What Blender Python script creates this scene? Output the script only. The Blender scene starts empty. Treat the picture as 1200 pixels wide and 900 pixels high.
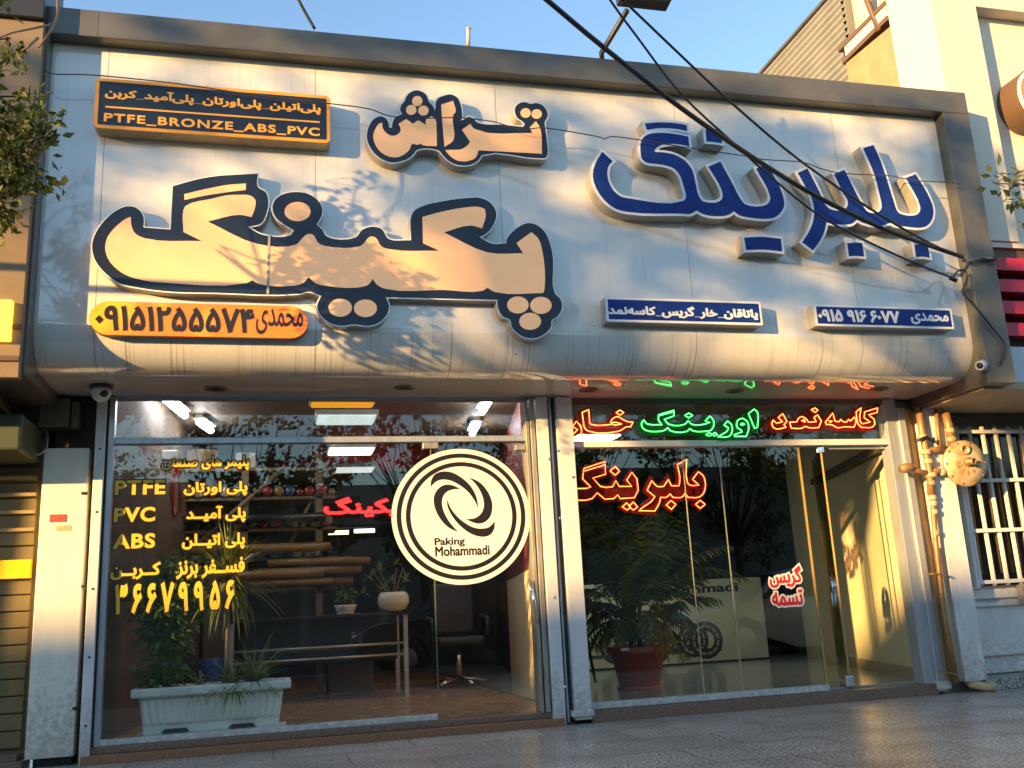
import bpy, bmesh, math, random
import numpy as np
from mathutils import Vector, Matrix, geometry
SC = bpy.context.scene
COL = SC.collection
# ------------------------------------------------------------------ camera, world, sun, exposure
FPX = 1113.13
YAW, PITCH, ROLL = (math.radians(a) for a in (14.349, 13.474, -2.9816))
CAM = np.array([0.0, -7.05165, 0.81825])
_f = np.array([math.sin(YAW)*math.cos(PITCH), math.cos(YAW)*math.cos(PITCH), math.sin(PITCH)])
_r = np.array([math.cos(YAW), -math.sin(YAW), 0.0]); _u = np.cross(_r, _f)
RR = np.array([math.cos(ROLL)*_r+math.sin(ROLL)*_u, -math.sin(ROLL)*_r+math.cos(ROLL)*_u, _f])
cd = bpy.data.cameras.new("camera"); cam = bpy.data.objects.new("camera", cd); COL.objects.link(cam)
cd.sensor_width = 36.0; cd.lens = FPX/1200*36; cd.clip_start = 0.05; cd.clip_end = 3000
cam.matrix_world = Matrix(((RR[0][0], RR[1][0], -RR[2][0], CAM[0]), (RR[0][1], RR[1][1], -RR[2][1], CAM[1]),
                           (RR[0][2], RR[1][2], -RR[2][2], CAM[2]), (0, 0, 0, 1)))
SC.camera = cam
SUN_EL, SUN_AZ = math.radians(9.5), math.radians(61)      # azimuth measured from -Y (in front of the shops) towards -X
sd = Vector((-math.sin(SUN_AZ)*math.cos(SUN_EL), -math.cos(SUN_AZ)*math.cos(SUN_EL), math.sin(SUN_EL)))
world = bpy.data.worlds.new("World"); SC.world = world; world.use_nodes = True
wn = world.node_tree.nodes; wl = world.node_tree.links
sky = wn.new("ShaderNodeTexSky"); sky.sky_type = 'NISHITA'; sky.sun_disc = False
sky.sun_elevation = SUN_EL; sky.sun_rotation = math.atan2(sd.x, sd.y)
sky.air_density = 1.0; sky.dust_density = 0.15; sky.ozone_density = 1.9
wl.new(sky.outputs[0], wn["Background"].inputs[0]); wn["Background"].inputs[1].default_value = 0.15
sl = bpy.data.lights.new("sun", 'SUN'); sl.energy = 5.0; sl.angle = math.radians(0.55); sl.color = (1.0, 0.61, 0.22)
so = bpy.data.objects.new("sun", sl); COL.objects.link(so); so.rotation_euler = sd.to_track_quat('Z', 'Y').to_euler()
SC.view_settings.view_transform = 'Standard'; SC.view_settings.look = 'None'
SC.view_settings.gamma = 1.0; SC.view_settings.exposure = 1.6; SC.view_settings.use_curve_mapping = False
SC.cycles.max_bounces = 10; SC.cycles.transparent_max_bounces = 24; SC.cycles.caustics_reflective = False

def ray(px, py): return RR.T @ np.array([(px-600)/FPX, -(py-450)/FPX, 1.0])
def at(px, py, Y):                       # photo pixel -> point on the plane y = Y
    r = ray(px, py); return Vector(CAM + r*((Y-CAM[1])/r[1]))
def atz(px, py, Z):
    r = ray(px, py); return Vector(CAM + r*((Z-CAM[2])/r[2]))
def xz(px, py, Y):
    p = at(px, py, Y); return (p.x, p.z)
# ------------------------------------------------------------------ materials
MATS = {}
def mat(name, col, rough=0.5, metal=0.0, var=0.0, vscale=3.0, bump=0.0, bscale=40.0, spec=0.5, emit=None, es=0.0,
        stretch=(1, 1, 1), col2=None, coat=0.0, detail=6.0, thr=(0.35, 0.7)):
    if name in MATS: return MATS[name]
    m = bpy.data.materials.new(name); m.use_nodes = True; n = m.node_tree.nodes; l = m.node_tree.links
    b = n["Principled BSDF"]; b.inputs["Base Color"].default_value = (*col, 1); b.inputs["Roughness"].default_value = rough
    b.inputs["Metallic"].default_value = metal; b.inputs["Specular IOR Level"].default_value = spec
    if coat: b.inputs["Coat Weight"].default_value = coat; b.inputs["Coat Roughness"].default_value = 0.05
    if emit: b.inputs["Emission Color"].default_value = (*emit, 1); b.inputs["Emission Strength"].default_value = es
    if var or bump or col2:
        g = n.new("ShaderNodeNewGeometry"); mp = n.new("ShaderNodeMapping"); mp.inputs["Scale"].default_value = stretch
        l.new(g.outputs["Position"], mp.inputs["Vector"])
    if var or col2:
        t = n.new("ShaderNodeTexNoise"); t.inputs["Scale"].default_value = vscale; t.inputs["Detail"].default_value = detail
        t.inputs["Roughness"].default_value = 0.62
        l.new(mp.outputs[0], t.inputs["Vector"])
        r = n.new("ShaderNodeMapRange"); r.inputs[1].default_value = thr[0]; r.inputs[2].default_value = thr[1]; l.new(t.outputs["Fac"], r.inputs[0])
        mx = n.new("ShaderNodeMix"); mx.data_type = 'RGBA'; l.new(r.outputs[0], mx.inputs[0])
        c2 = col2 or tuple(c*(1-var) for c in col)
        mx.inputs[6].default_value = (*col, 1); mx.inputs[7].default_value = (*c2, 1); l.new(mx.outputs[2], b.inputs["Base Color"])
        rr = n.new("ShaderNodeMapRange"); rr.inputs[3].default_value = rough*0.85; rr.inputs[4].default_value = min(1, rough*1.25+0.03)
        l.new(t.outputs["Fac"], rr.inputs[0]); l.new(rr.outputs[0], b.inputs["Roughness"])
    if bump:
        t2 = n.new("ShaderNodeTexNoise"); t2.inputs["Scale"].default_value = bscale; t2.inputs["Detail"].default_value = 4
        l.new(mp.outputs[0], t2.inputs["Vector"]); bp = n.new("ShaderNodeBump"); bp.inputs["Strength"].default_value = bump
        bp.inputs["Distance"].default_value = 0.01; l.new(t2.outputs["Fac"], bp.inputs["Height"]); l.new(bp.outputs[0], b.inputs["Normal"])
    MATS[name] = m; return m
def glass(name, tint, f0=0.065):
    m = bpy.data.materials.new(name); m.use_nodes = True; n = m.node_tree.nodes; l = m.node_tree.links; n.clear()
    o = n.new("ShaderNodeOutputMaterial"); mx = n.new("ShaderNodeMixShader"); t = n.new("ShaderNodeBsdfTransparent"); g = n.new("ShaderNodeBsdfGlossy")
    t.inputs[0].default_value = (*tint, 1); g.inputs["Roughness"].default_value = 0.0; g.inputs[0].default_value = (0.95, 1, 0.97, 1)
    lw = n.new("ShaderNodeLayerWeight"); lw.inputs[0].default_value = 0.5
    p = n.new("ShaderNodeMath"); p.operation = 'POWER'; p.inputs[1].default_value = 5; l.new(lw.outputs["Facing"], p.inputs[0])
    a = n.new("ShaderNodeMath"); a.operation = 'MULTIPLY_ADD'; a.inputs[1].default_value = 1-f0; a.inputs[2].default_value = f0; l.new(p.outputs[0], a.inputs[0])
    tx = n.new("ShaderNodeNewGeometry"); nz = n.new("ShaderNodeTexNoise"); nz.inputs["Scale"].default_value = 1.3; nz.inputs["Detail"].default_value = 1
    l.new(tx.outputs["Position"], nz.inputs["Vector"]); bp = n.new("ShaderNodeBump"); bp.inputs["Strength"].default_value = 0.016; bp.inputs["Distance"].default_value = 0.02
    l.new(nz.outputs["Fac"], bp.inputs["Height"]); l.new(bp.outputs[0], g.inputs["Normal"])
    l.new(a.outputs[0], mx.inputs[0]); l.new(t.outputs[0], mx.inputs[1]); l.new(g.outputs[0], mx.inputs[2]); l.new(mx.outputs[0], o.inputs[0])
    return m
def emis(name, col, s):
    m = bpy.data.materials.new(name); m.use_nodes = True; n = m.node_tree.nodes; b = n["Principled BSDF"]
    b.inputs["Base Color"].default_value = (*[c*0.5 for c in col], 1); b.inputs["Emission Color"].default_value = (*col, 1); b.inputs["Emission Strength"].default_value = s
    return m
def leafmat(name, c1, c2, trans=0.35, c3=None):
    m = bpy.data.materials.new(name); m.use_nodes = True; n = m.node_tree.nodes; l = m.node_tree.links; b = n["Principled BSDF"]
    g = n.new("ShaderNodeNewGeometry"); cr = n.new("ShaderNodeValToRGB"); cr.color_ramp.elements[0].color = (*c1, 1); cr.color_ramp.elements[1].color = (*c2, 1)
    if c3:
        e = cr.color_ramp.elements.new(0.9); e.color = (*c2, 1); cr.color_ramp.elements[2].color = (*c3, 1)
    l.new(g.outputs["Random Per Island"], cr.inputs[0]); l.new(cr.outputs[0], b.inputs["Base Color"]); b.inputs["Roughness"].default_value = 0.42
    tr = n.new("ShaderNodeBsdfTranslucent"); l.new(cr.outputs[0], tr.inputs[0]); mx = n.new("ShaderNodeMixShader"); mx.inputs[0].default_value = trans
    l.new(b.outputs[0], mx.inputs[1]); l.new(tr.outputs[0], mx.inputs[2]); l.new(mx.outputs[0], n["Material Output"].inputs[0]); return m
# ------------------------------------------------------------------ object helpers
def tag(o, label=None, cat=None, group=None, kind=None):
    if label: o["label"] = label
    if cat: o["category"] = cat
    if group: o["group"] = group
    if kind: o["kind"] = kind
    return o
def thing(name, loc, label, cat, group=None, rz=0.0):
    o = bpy.data.objects.new(name, None); o.empty_display_size = 0.1; COL.objects.link(o); o.location = loc; o.rotation_euler.z = rz
    return tag(o, label, cat, group)
class MB:
    """collects shapes in world space and links them as one mesh object"""
    def __init__(s): s.v = []; s.f = []; s.sm = []
    def add(s, vs, fs, smooth=False):
        k = len(s.v); s.v += [tuple(v) for v in vs]; s.f += [tuple(i+k for i in f) for f in fs]; s.sm += [smooth]*len(fs); return s
    def box(s, x0, x1, y0, y1, z0, z1, bev=0.0, M=None):
        if bev:
            bm = bmesh.new(); bmesh.ops.create_cube(bm, size=1)
            for v in bm.verts: v.co = Vector(((x0+x1)/2+v.co.x*(x1-x0), (y0+y1)/2+v.co.y*(y1-y0), (z0+z1)/2+v.co.z*(z1-z0)))
            bmesh.ops.bevel(bm, geom=bm.edges[:], offset=bev, segments=2, profile=0.5, affect='EDGES')
            bm.verts.index_update(); vs = [v.co.copy() for v in bm.verts]; fs = [[v.index for v in f.verts] for f in bm.faces]; bm.free()
        else:
            vs = [Vector(p) for p in ((x0,y0,z0),(x1,y0,z0),(x1,y1,z0),(x0,y1,z0),(x0,y0,z1),(x1,y0,z1),(x1,y1,z1),(x0,y1,z1))]
            fs = [(0,3,2,1),(4,5,6,7),(0,1,5,4),(1,2,6,5),(2,3,7,6),(3,0,4,7)]
        if M is not None: vs = [M @ v for v in vs]
        return s.add(vs, fs)
    def quad(s, a, b, c, d): return s.add([a, b, c, d], [(0,1,2,3)])
    def tube(s, pts, r, n=8, closed=False, caps=True, r2=None):
        pts = [Vector(p) for p in pts]; N = len(pts)
        if N < 2: return s
        vs = []; prev = None
        for i, p in enumerate(pts):
            if closed: t = pts[(i+1) % N]-pts[i-1]
            else: t = pts[min(i+1, N-1)]-pts[max(i-1, 0)]
            if t.length < 1e-9: t = Vector((0,0,1))
            t.normalize()
            if prev is None:
                a = Vector((0,0,1)) if abs(t.z) < 0.9 else Vector((1,0,0)); u = t.cross(a).normalized()
            else:
                u = prev-t*prev.dot(t)
                u = u.normalized() if u.length > 1e-6 else t.orthogonal().normalized()
            prev = u; w = t.cross(u)
            rr = r if r2 is None else r+(r2-r)*i/(N-1)
            for k in range(n):
                a = 2*math.pi*k/n; vs.append(p+(u*math.cos(a)+w*math.sin(a))*rr)
        fs = []
        for i in range(N if closed else N-1):
            j = (i+1) % N
            for k in range(n): fs.append((i*n+k, i*n+(k+1) % n, j*n+(k+1) % n, j*n+k))
        if caps and not closed: fs += [tuple(range(n-1, -1, -1)), tuple((N-1)*n+k for k in range(n))]
        return s.add(vs, fs, True)
    def lathe(s, c, prof, n=24, axis=(0,0,1), sx=1.0, sy=1.0):
        q = Vector((0,0,1)).rotation_difference(Vector(axis).normalized()); vs = []; fs = []; c = Vector(c)
        for (r, z) in prof:
            for k in range(n):
                a = 2*math.pi*k/n; vs.append(c+q @ Vector((r*math.cos(a)*sx, r*math.sin(a)*sy, z)))
        for i in range(len(prof)-1):
            for k in range(n): fs.append((i*n+k, i*n+(k+1) % n, (i+1)*n+(k+1) % n, (i+1)*n+k))
        if prof[0][0] > 1e-4: fs.append(tuple(range(n-1, -1, -1)))
        if prof[-1][0] > 1e-4: fs.append(tuple((len(prof)-1)*n+k for k in range(n)))
        return s.add(vs, fs, True)
    def prism(s, poly, y0, y1):          # polygon in (x, z) pulled from y0 to y1
        return plate(s, [poly], y0, y1, back=True)
    def build(s, name, m, parent=None, autosmooth=True):
        me = bpy.data.meshes.new(name); v = s.v
        if parent is not None:
            inv = world_of(parent).inverted(); v = [tuple(inv @ Vector(p)) for p in v]
        me.from_pydata(v, [], s.f); me.polygons.foreach_set("use_smooth", s.sm)
        for mm in (m if isinstance(m, (list, tuple)) else [m]): me.materials.append(mm)
        o = bpy.data.objects.new(name, me); COL.objects.link(o)
        if parent is not None: o.parent = parent
        return o
def world_of(o):
    M = Matrix.LocRotScale(o.location, o.rotation_euler, o.scale)
    return world_of(o.parent) @ M if o.parent else M
def copy_tree(o, parent=None):
    c = o.copy(); COL.objects.link(c)
    if parent is not None: c.parent = parent
    for ch in list(o.children): copy_tree(ch, c)
    return c
# ------------------------------------------------------------------ flat shapes: outlines, union fill, lettering
def smooth(pts, corner=58, seg=4):
    P = [np.array(p, float) for p in pts]; N = len(P); T = []
    for i in range(N):
        a = P[i]-P[i-1]; b = P[(i+1) % N]-P[i]; la, lb = np.linalg.norm(a)+1e-9, np.linalg.norm(b)+1e-9
        ang = math.degrees(math.acos(max(-1, min(1, float(a@b)/la/lb))))
        T.append(None if ang > corner else (a/la+b/lb)/2)
    out = []
    for i in range(N):
        p, q = P[i], P[(i+1) % N]; d = np.linalg.norm(q-p); ch = (q-p)/(d+1e-9)
        t0 = ch if T[i] is None else T[i]; t1 = ch if T[(i+1) % N] is None else T[(i+1) % N]
        for k in range(seg):
            u = k/seg; h1 = 2*u**3-3*u**2+1; h2 = u**3-2*u**2+u; h3 = -2*u**3+3*u**2; h4 = u**3-u**2
            out.append(tuple(h1*p+h2*d*t0+h3*q+h4*d*t1))
    return out
def area(c):
    a = np.array(c); return 0.5*float(np.sum(a[:, 0]*np.roll(a[:, 1], -1)-np.roll(a[:, 0], -1)*a[:, 1]))
def offset(c, d):                        # grow a counter-clockwise outline by d (shrinks clockwise holes)
    P = [np.array(p, float) for p in c]; P = [p for i, p in enumerate(P) if np.linalg.norm(p-P[i-1]) > 1e-7]; N = len(P); out = []
    for i in range(N):
        a = P[i]-P[i-1]; b = P[(i+1) % N]-P[i]; a = a/np.linalg.norm(a); b = b/np.linalg.norm(b)
        na = np.array([a[1], -a[0]]); nb = np.array([b[1], -b[0]]); m = na+nb; L = float(m@m)
        m = m/L*2 if L > 0.5 else m/max(math.sqrt(L), 1e-3)*1.6
        out.append(tuple(P[i]+m*d))
    return out
def ccw(c): return list(c) if area(c) > 0 else list(c)[::-1]
def fill(contours, rule='nonzero'):
    vs = []; ed = []
    for c in contours:
        k = len(vs); n = len(c); vs += [Vector((float(p[0]), float(p[1]))) for p in c]; ed += [(k+i, k+(i+1) % n) for i in range(n)]
    ov, oe, of, *_ = geometry.delaunay_2d_cdt(vs, ed, [], 0, 1e-6, False)
    ov = np.array([tuple(v) for v in ov])
    tri = [t for t in of if len(t) == 3]
    cen = np.array([ov[list(t)].mean(0) for t in tri]); w = np.zeros(len(tri))
    for c in contours:
        a = np.array(c); b = np.roll(a, -1, 0)
        for (x0, y0), (x1, y1) in zip(a, b):
            if y0 == y1: continue
            up = y1 > y0; lo, hi = (y0, y1) if up else (y1, y0)
            hit = (cen[:, 1] >= lo) & (cen[:, 1] < hi) & (x0+(cen[:, 1]-y0)/(y1-y0)*(x1-x0) > cen[:, 0]); w += hit*(1 if up else -1)
    if rule == 'nonzero': keep = w > 0 if sum(area(c) for c in contours) > 0 else w < 0
    else: keep = (np.abs(w) % 2) == 1
    return ov, [t for t, k in zip(tri, keep) if k]
def plate(mb, contours, y0, y1=None, rule='nonzero', back=False):
    """front face at y0 (towards the street), side walls running back to y1"""
    ov, tri = fill(contours, rule); T = []
    for t in tri:
        a, b, c = ov[list(t)]; s = (b[0]-a[0])*(c[1]-a[1])-(b[1]-a[1])*(c[0]-a[0])
        if abs(s) < 1e-12: continue
        T.append(tuple(t) if s > 0 else (t[0], t[2], t[1]))
    used = sorted({i for t in T for i in t}); ix = {v: k for k, v in enumerate(used)}; n = len(used)
    mb.add([(ov[i][0], y0, ov[i][1]) for i in used], [tuple(ix[i] for i in t) for t in T])
    if y1 is not None:
        E = {}
        for t in T:
            for i in range(3): E[(t[i], t[(i+1) % 3])] = 1
        rim = [(a, b) for (a, b) in E if (b, a) not in E]
        vv = []; ff = []
        for a, b in rim:
            k = len(vv); vv += [(ov[a][0], y0, ov[a][1]), (ov[b][0], y0, ov[b][1]), (ov[b][0], y1, ov[b][1]), (ov[a][0], y1, ov[a][1])]; ff.append((k+1, k, k+3, k+2))
        mb.add(vv, ff)
        if back: mb.add([(ov[i][0], y1, ov[i][1]) for i in used], [tuple(ix[i] for i in t[::-1]) for t in T])
    return mb
def ell(cx, cy, rx, ry, n=36): return [(cx+rx*math.cos(2*math.pi*k/n), cy+ry*math.sin(2*math.pi*k/n)) for k in range(n)]
def rrect(x0, x1, z0, z1, r, n=6):
    o = []
    for cx, cz, a0 in ((x1-r, z0+r, -90), (x1-r, z1-r, 0), (x0+r, z1-r, 90), (x0+r, z0+r, 180)):
        for k in range(n+1):
            a = math.radians(a0+90*k/n); o.append((cx+r*math.cos(a), cz+r*math.sin(a)))
    return o
def trace(pts, Y, sm=True, **k):         # outline traced on the photo, put on the plane y = Y in metres
    w = [xz(x, y, Y) for x, y in pts]
    return ccw(smooth(w, **k) if sm else w)
FORMS = {'ا':(0xFE8D,0xFE8E),'آ':(0xFE81,0xFE82),'د':(0xFEA9,0xFEAA),'ر':(0xFEAD,0xFEAE),'ز':(0xFEAF,0xFEB0),'و':(0xFEED,0xFEEE)}
for ch, b in {'ب':0xFE8F,'ت':0xFE95,'ح':0xFEA1,'خ':0xFEA5,'س':0xFEB1,'ش':0xFEB5,'ص':0xFEB9,'ع':0xFEC9,'ف':0xFED1,'ق':0xFED5,'ل':0xFEDD,'م':0xFEE1,'ن':0xFEE5,'ه':0xFEE9,'پ':0xFB56,'گ':0xFB92,'ک':0xFB8E,'ی':0xFBFC}.items():
    FORMS[ch] = (b, b+1, b+2, b+3)
def shape_fa(s):
    out = []; dual = lambda c: c == 'ـ' or (c in FORMS and len(FORMS[c]) == 4)
    for i, c in enumerate(s):
        pv = s[i-1] if i else ' '; nx = s[i+1] if i+1 < len(s) else ' '
        jp = dual(pv); jn = nx in FORMS or nx == 'ـ'
        if c in FORMS:
            f = FORMS[c]
            if len(f) == 4: out.append(chr(f[3 if jp and jn else 1 if jp else 2 if jn else 0]))
            else: out.append(chr(f[1 if jp else 0]))
        elif c != '\u200c': out.append(c)
    return ''.join(out[::-1])
def glyphs(s, bold=0.0, rtl=False, spacing=1.0, shear=0.0):
    cu = bpy.data.curves.new("t", 'FONT'); cu.body = shape_fa(s) if rtl else s; cu.space_character = spacing; cu.shear = shear
    o = bpy.data.objects.new("t", cu); COL.objects.link(o); dg = bpy.context.evaluated_depsgraph_get(); dg.update()
    c2 = o.evaluated_get(dg).to_curve(dg); cs = []
    for sp in c2.splines:
        pts = []
        if sp.type == 'BEZIER':
            B = sp.bezier_points; n = len(B)
            for i in range(n):
                a, b = B[i], B[(i+1) % n]; p0, p1, p2, p3 = a.co, a.handle_right, b.handle_left, b.co
                straight = (p3-p0).length < 1e-6 or ((p1-p0).cross(p3-p0).length+(p2-p0).cross(p3-p0).length)/(p3-p0).length < 1e-4
                for k in range(1 if straight else 4):
                    u = k/4; q = p0*(1-u)**3+p1*3*u*(1-u)**2+p2*3*u*u*(1-u)+p3*u**3; pts.append((q.x, q.y))
        else: pts = [(p.co.x, p.co.y) for p in sp.points]
        if len(pts) > 2: cs.append(pts)
    o.evaluated_get(dg).to_curve_clear(); COL.objects.unlink(o); bpy.data.objects.remove(o); bpy.data.curves.remove(cu)
    if sum(area(c) for c in cs) < 0: cs = [c[::-1] for c in cs]
    if bold: cs = [offset(c, bold) for c in cs if len(c) > 2]
    return cs
def fit(cs, tl, br, Y):                  # fit lettering into the box whose photo corners are tl and br
    a = np.array([p for c in cs for p in c]); mn, mx = a.min(0), a.max(0); x0, z1 = xz(*tl, Y); x1, z0 = xz(*br, Y)
    return [[(x0+(p[0]-mn[0])/(mx[0]-mn[0])*(x1-x0), z0+(p[1]-mn[1])/(mx[1]-mn[1])*(z1-z0)) for p in c] for c in cs]
def lettering(name, s, tl, br, Y, m, parent, bold=0.03, rtl=False, depth=0.002, spacing=1.0, grow=0.0):
    cs = fit(glyphs(s, bold, rtl, spacing), tl, br, Y)
    if grow: cs = [offset(c, grow) for c in cs]
    return plate(MB(), cs, Y, Y+depth).build(name, m, parent)
# ------------------------------------------------------------------ materials of the place
M_panel = mat("white_panel", (0.68,0.66,0.61), 0.07, var=0.10, vscale=1.6, spec=0.9, coat=1.0)
def panel_streaks(m):                    # grime runs under the crease of the curved panel
    n = m.node_tree.nodes; l = m.node_tree.links; b = n["Principled BSDF"]; src = b.inputs["Base Color"].links[0].from_socket
    g = n.new("ShaderNodeNewGeometry"); mp = n.new("ShaderNodeMapping"); mp.inputs["Scale"].default_value = (30, 0.2, 0.35); l.new(g.outputs["Position"], mp.inputs[0])
    t = n.new("ShaderNodeTexNoise"); t.inputs["Scale"].default_value = 2.2; t.inputs["Detail"].default_value = 5; l.new(mp.outputs[0], t.inputs[0])
    r = n.new("ShaderNodeMapRange"); r.inputs[1].default_value = 0.56; r.inputs[2].default_value = 0.74; l.new(t.outputs["Fac"], r.inputs[0])
    s = n.new("ShaderNodeSeparateXYZ"); l.new(g.outputs["Position"], s.inputs[0])
    z = n.new("ShaderNodeMapRange"); z.inputs[1].default_value = 2.85; z.inputs[2].default_value = 2.48; z.inputs[3].default_value = 0.14; z.inputs[4].default_value = 0.85; l.new(s.outputs[2], z.inputs[0])
    y = n.new("ShaderNodeMath"); y.operation = 'LESS_THAN'; y.inputs[1].default_value = -0.62; l.new(s.outputs[1], y.inputs[0])
    k = n.new("ShaderNodeMath"); k.operation = 'MULTIPLY'; l.new(r.outputs[0], k.inputs[0]); l.new(z.outputs[0], k.inputs[1])
    k2 = n.new("ShaderNodeMath"); k2.operation = 'MULTIPLY'; l.new(k.outputs[0], k2.inputs[0]); l.new(y.outputs[0], k2.inputs[1])
    x = n.new("ShaderNodeMix"); x.data_type = 'RGBA'; l.new(k2.outputs[0], x.inputs[0]); l.new(src, x.inputs[6]); x.inputs[7].default_value = (0.16,0.11,0.07,1)
    # fly specks
    v = n.new("ShaderNodeTexVoronoi"); v.inputs["Scale"].default_value = 7.0; l.new(g.outputs["Position"], v.inputs[0])
    q = n.new("ShaderNodeMath"); q.operation = 'LESS_THAN'; q.inputs[1].default_value = 0.045; l.new(v.outputs["Distance"], q.inputs[0])
    wn_ = n.new("ShaderNodeTexWhiteNoise"); l.new(v.outputs["Color"], wn_.inputs[0]); q2 = n.new("ShaderNodeMath"); q2.operation = 'GREATER_THAN'; q2.inputs[1].default_value = 0.72; l.new(wn_.outputs["Value"], q2.inputs[0])
    q3 = n.new("ShaderNodeMath"); q3.operation = 'MULTIPLY'; l.new(q.outputs[0], q3.inputs[0]); l.new(q2.outputs[0], q3.inputs[1])
    x2 = n.new("ShaderNodeMix"); x2.data_type = 'RGBA'; l.new(q3.outputs[0], x2.inputs[0]); l.new(x.outputs[2], x2.inputs[6]); x2.inputs[7].default_value = (0.1,0.09,0.08,1)
    l.new(x2.outputs[2], b.inputs["Base Color"])
panel_streaks(M_panel)
M_frame = mat("grey_cladding", (0.135,0.13,0.115), 0.28, metal=0.25, var=0.35, vscale=2.5, bump=0.02, bscale=4)
M_dark = mat("dark_gap", (0.012,0.011,0.01), 0.8)
M_whitemetal = mat("white_paint_metal", (0.72,0.71,0.68), 0.42, var=0.2, vscale=5, stretch=(2,2,0.6), bump=0.05, bscale=60)
M_alu = mat("aluminium_frame", (0.52,0.55,0.58), 0.34, metal=0.55, var=0.2, vscale=8, stretch=(3,3,0.5))
M_gold = mat("worn_shutter_rail", (0.5,0.47,0.4), 0.36, metal=0.5, var=0.5, vscale=7, stretch=(4,4,0.5), bump=0.1, bscale=30)
M_silver = mat("letter_side_tan", (0.44,0.405,0.35), 0.35, metal=0.1, var=0.3, vscale=9)
M_rim = mat("letter_rim_white", (0.82,0.82,0.81), 0.3, var=0.08, vscale=9)
M_navy = mat("navy_face", (0.010,0.016,0.035), 0.32, var=0.3, vscale=4)
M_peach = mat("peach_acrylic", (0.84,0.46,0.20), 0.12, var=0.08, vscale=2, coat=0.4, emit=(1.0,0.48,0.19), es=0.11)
M_blue = mat("blue_face", (0.007,0.034,0.22), 0.5, spec=0.25, var=0.25, vscale=18, bump=0.05, bscale=90)
M_yellow = mat("yellow_vinyl", (0.85,0.50,0.035), 0.4)
M_black = mat("black_vinyl", (0.013,0.010,0.009), 0.4)
M_stickw = mat("white_vinyl", (0.80,0.78,0.70), 0.35)
M_stone = mat("brown_granite", (0.26,0.16,0.11), 0.28, var=0.5, vscale=60, bump=0.03, bscale=80, detail=3)
M_stone2 = mat("orange_granite", (0.36,0.17,0.08), 0.34, var=0.5, vscale=60, bump=0.03, bscale=80, detail=3)
M_cream = mat("cream_wall", (0.78,0.67,0.42), 0.5, var=0.1, vscale=2)
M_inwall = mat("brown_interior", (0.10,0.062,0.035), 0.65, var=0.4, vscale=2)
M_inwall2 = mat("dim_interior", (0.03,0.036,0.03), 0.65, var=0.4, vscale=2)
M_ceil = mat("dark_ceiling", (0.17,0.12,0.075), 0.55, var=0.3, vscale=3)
M_glassL = glass("clear_glass", (0.965,0.97,0.96), .05); M_glassR = glass("greenish_glass", (0.93,0.965,0.935), .05)
M_edge = mat("glass_edge_amber", (0.42,0.26,0.07), 0.25, spec=0.8)
M_chrome = mat("chrome", (0.75,0.75,0.75), 0.1, metal=1.0)
M_cable = mat("black_cable", (0.012,0.011,0.012), 0.5)
M_red = mat("red_louver", (0.50,0.012,0.035), 0.35, var=0.2, vscale=6)
M_whitewall = mat("white_render", (0.66,0.60,0.50), 0.6, var=0.06, vscale=2, bump=0.03, bscale=30)
M_mud = mat("mud_plaster", (0.36,0.25,0.14), 0.9, var=0.25, vscale=6, bump=0.4, bscale=25)
M_corr = mat("corrugated_tin", (0.33,0.33,0.32), 0.45, metal=0.3, var=0.25, vscale=3)
M_rustp = mat("painted_pipe", (0.36,0.20,0.085), 0.42, metal=0.3, var=0.45, vscale=14, bump=0.1, bscale=50)
M_goldpaint = mat("tan_neighbour_cladding", (0.24,0.17,0.095), 0.4, var=0.25, vscale=2)
def grime(m, z1, col, k):                # splash dirt that gathers low down
    n = m.node_tree.nodes; l = m.node_tree.links; b = n["Principled BSDF"]; src = b.inputs["Base Color"].links[0].from_socket
    g = n.new("ShaderNodeNewGeometry"); t = n.new("ShaderNodeTexNoise"); t.inputs["Scale"].default_value = 26; t.inputs["Detail"].default_value = 9; t.inputs["Roughness"].default_value = 0.7; l.new(g.outputs["Position"], t.inputs[0])
    s = n.new("ShaderNodeSeparateXYZ"); l.new(g.outputs["Position"], s.inputs[0]); z = n.new("ShaderNodeMapRange"); z.inputs[1].default_value = 0.0; z.inputs[2].default_value = z1; z.inputs[3].default_value = 0.30; z.inputs[4].default_value = -0.08; l.new(s.outputs[2], z.inputs[0])
    a = n.new("ShaderNodeMath"); a.operation = 'ADD'; l.new(t.outputs["Fac"], a.inputs[0]); l.new(z.outputs[0], a.inputs[1])
    r = n.new("ShaderNodeMapRange"); r.inputs[1].default_value = 0.58; r.inputs[2].default_value = 0.80; r.inputs[4].default_value = k; l.new(a.outputs[0], r.inputs[0])
    x = n.new("ShaderNodeMix"); x.data_type = 'RGBA'; l.new(r.outputs[0], x.inputs[0]); l.new(src, x.inputs[6]); x.inputs[7].default_value = (*col, 1); l.new(x.outputs[2], b.inputs["Base Color"])
grime(M_whitemetal, 0.7, (0.24,0.19,0.13), 0.5)
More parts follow.
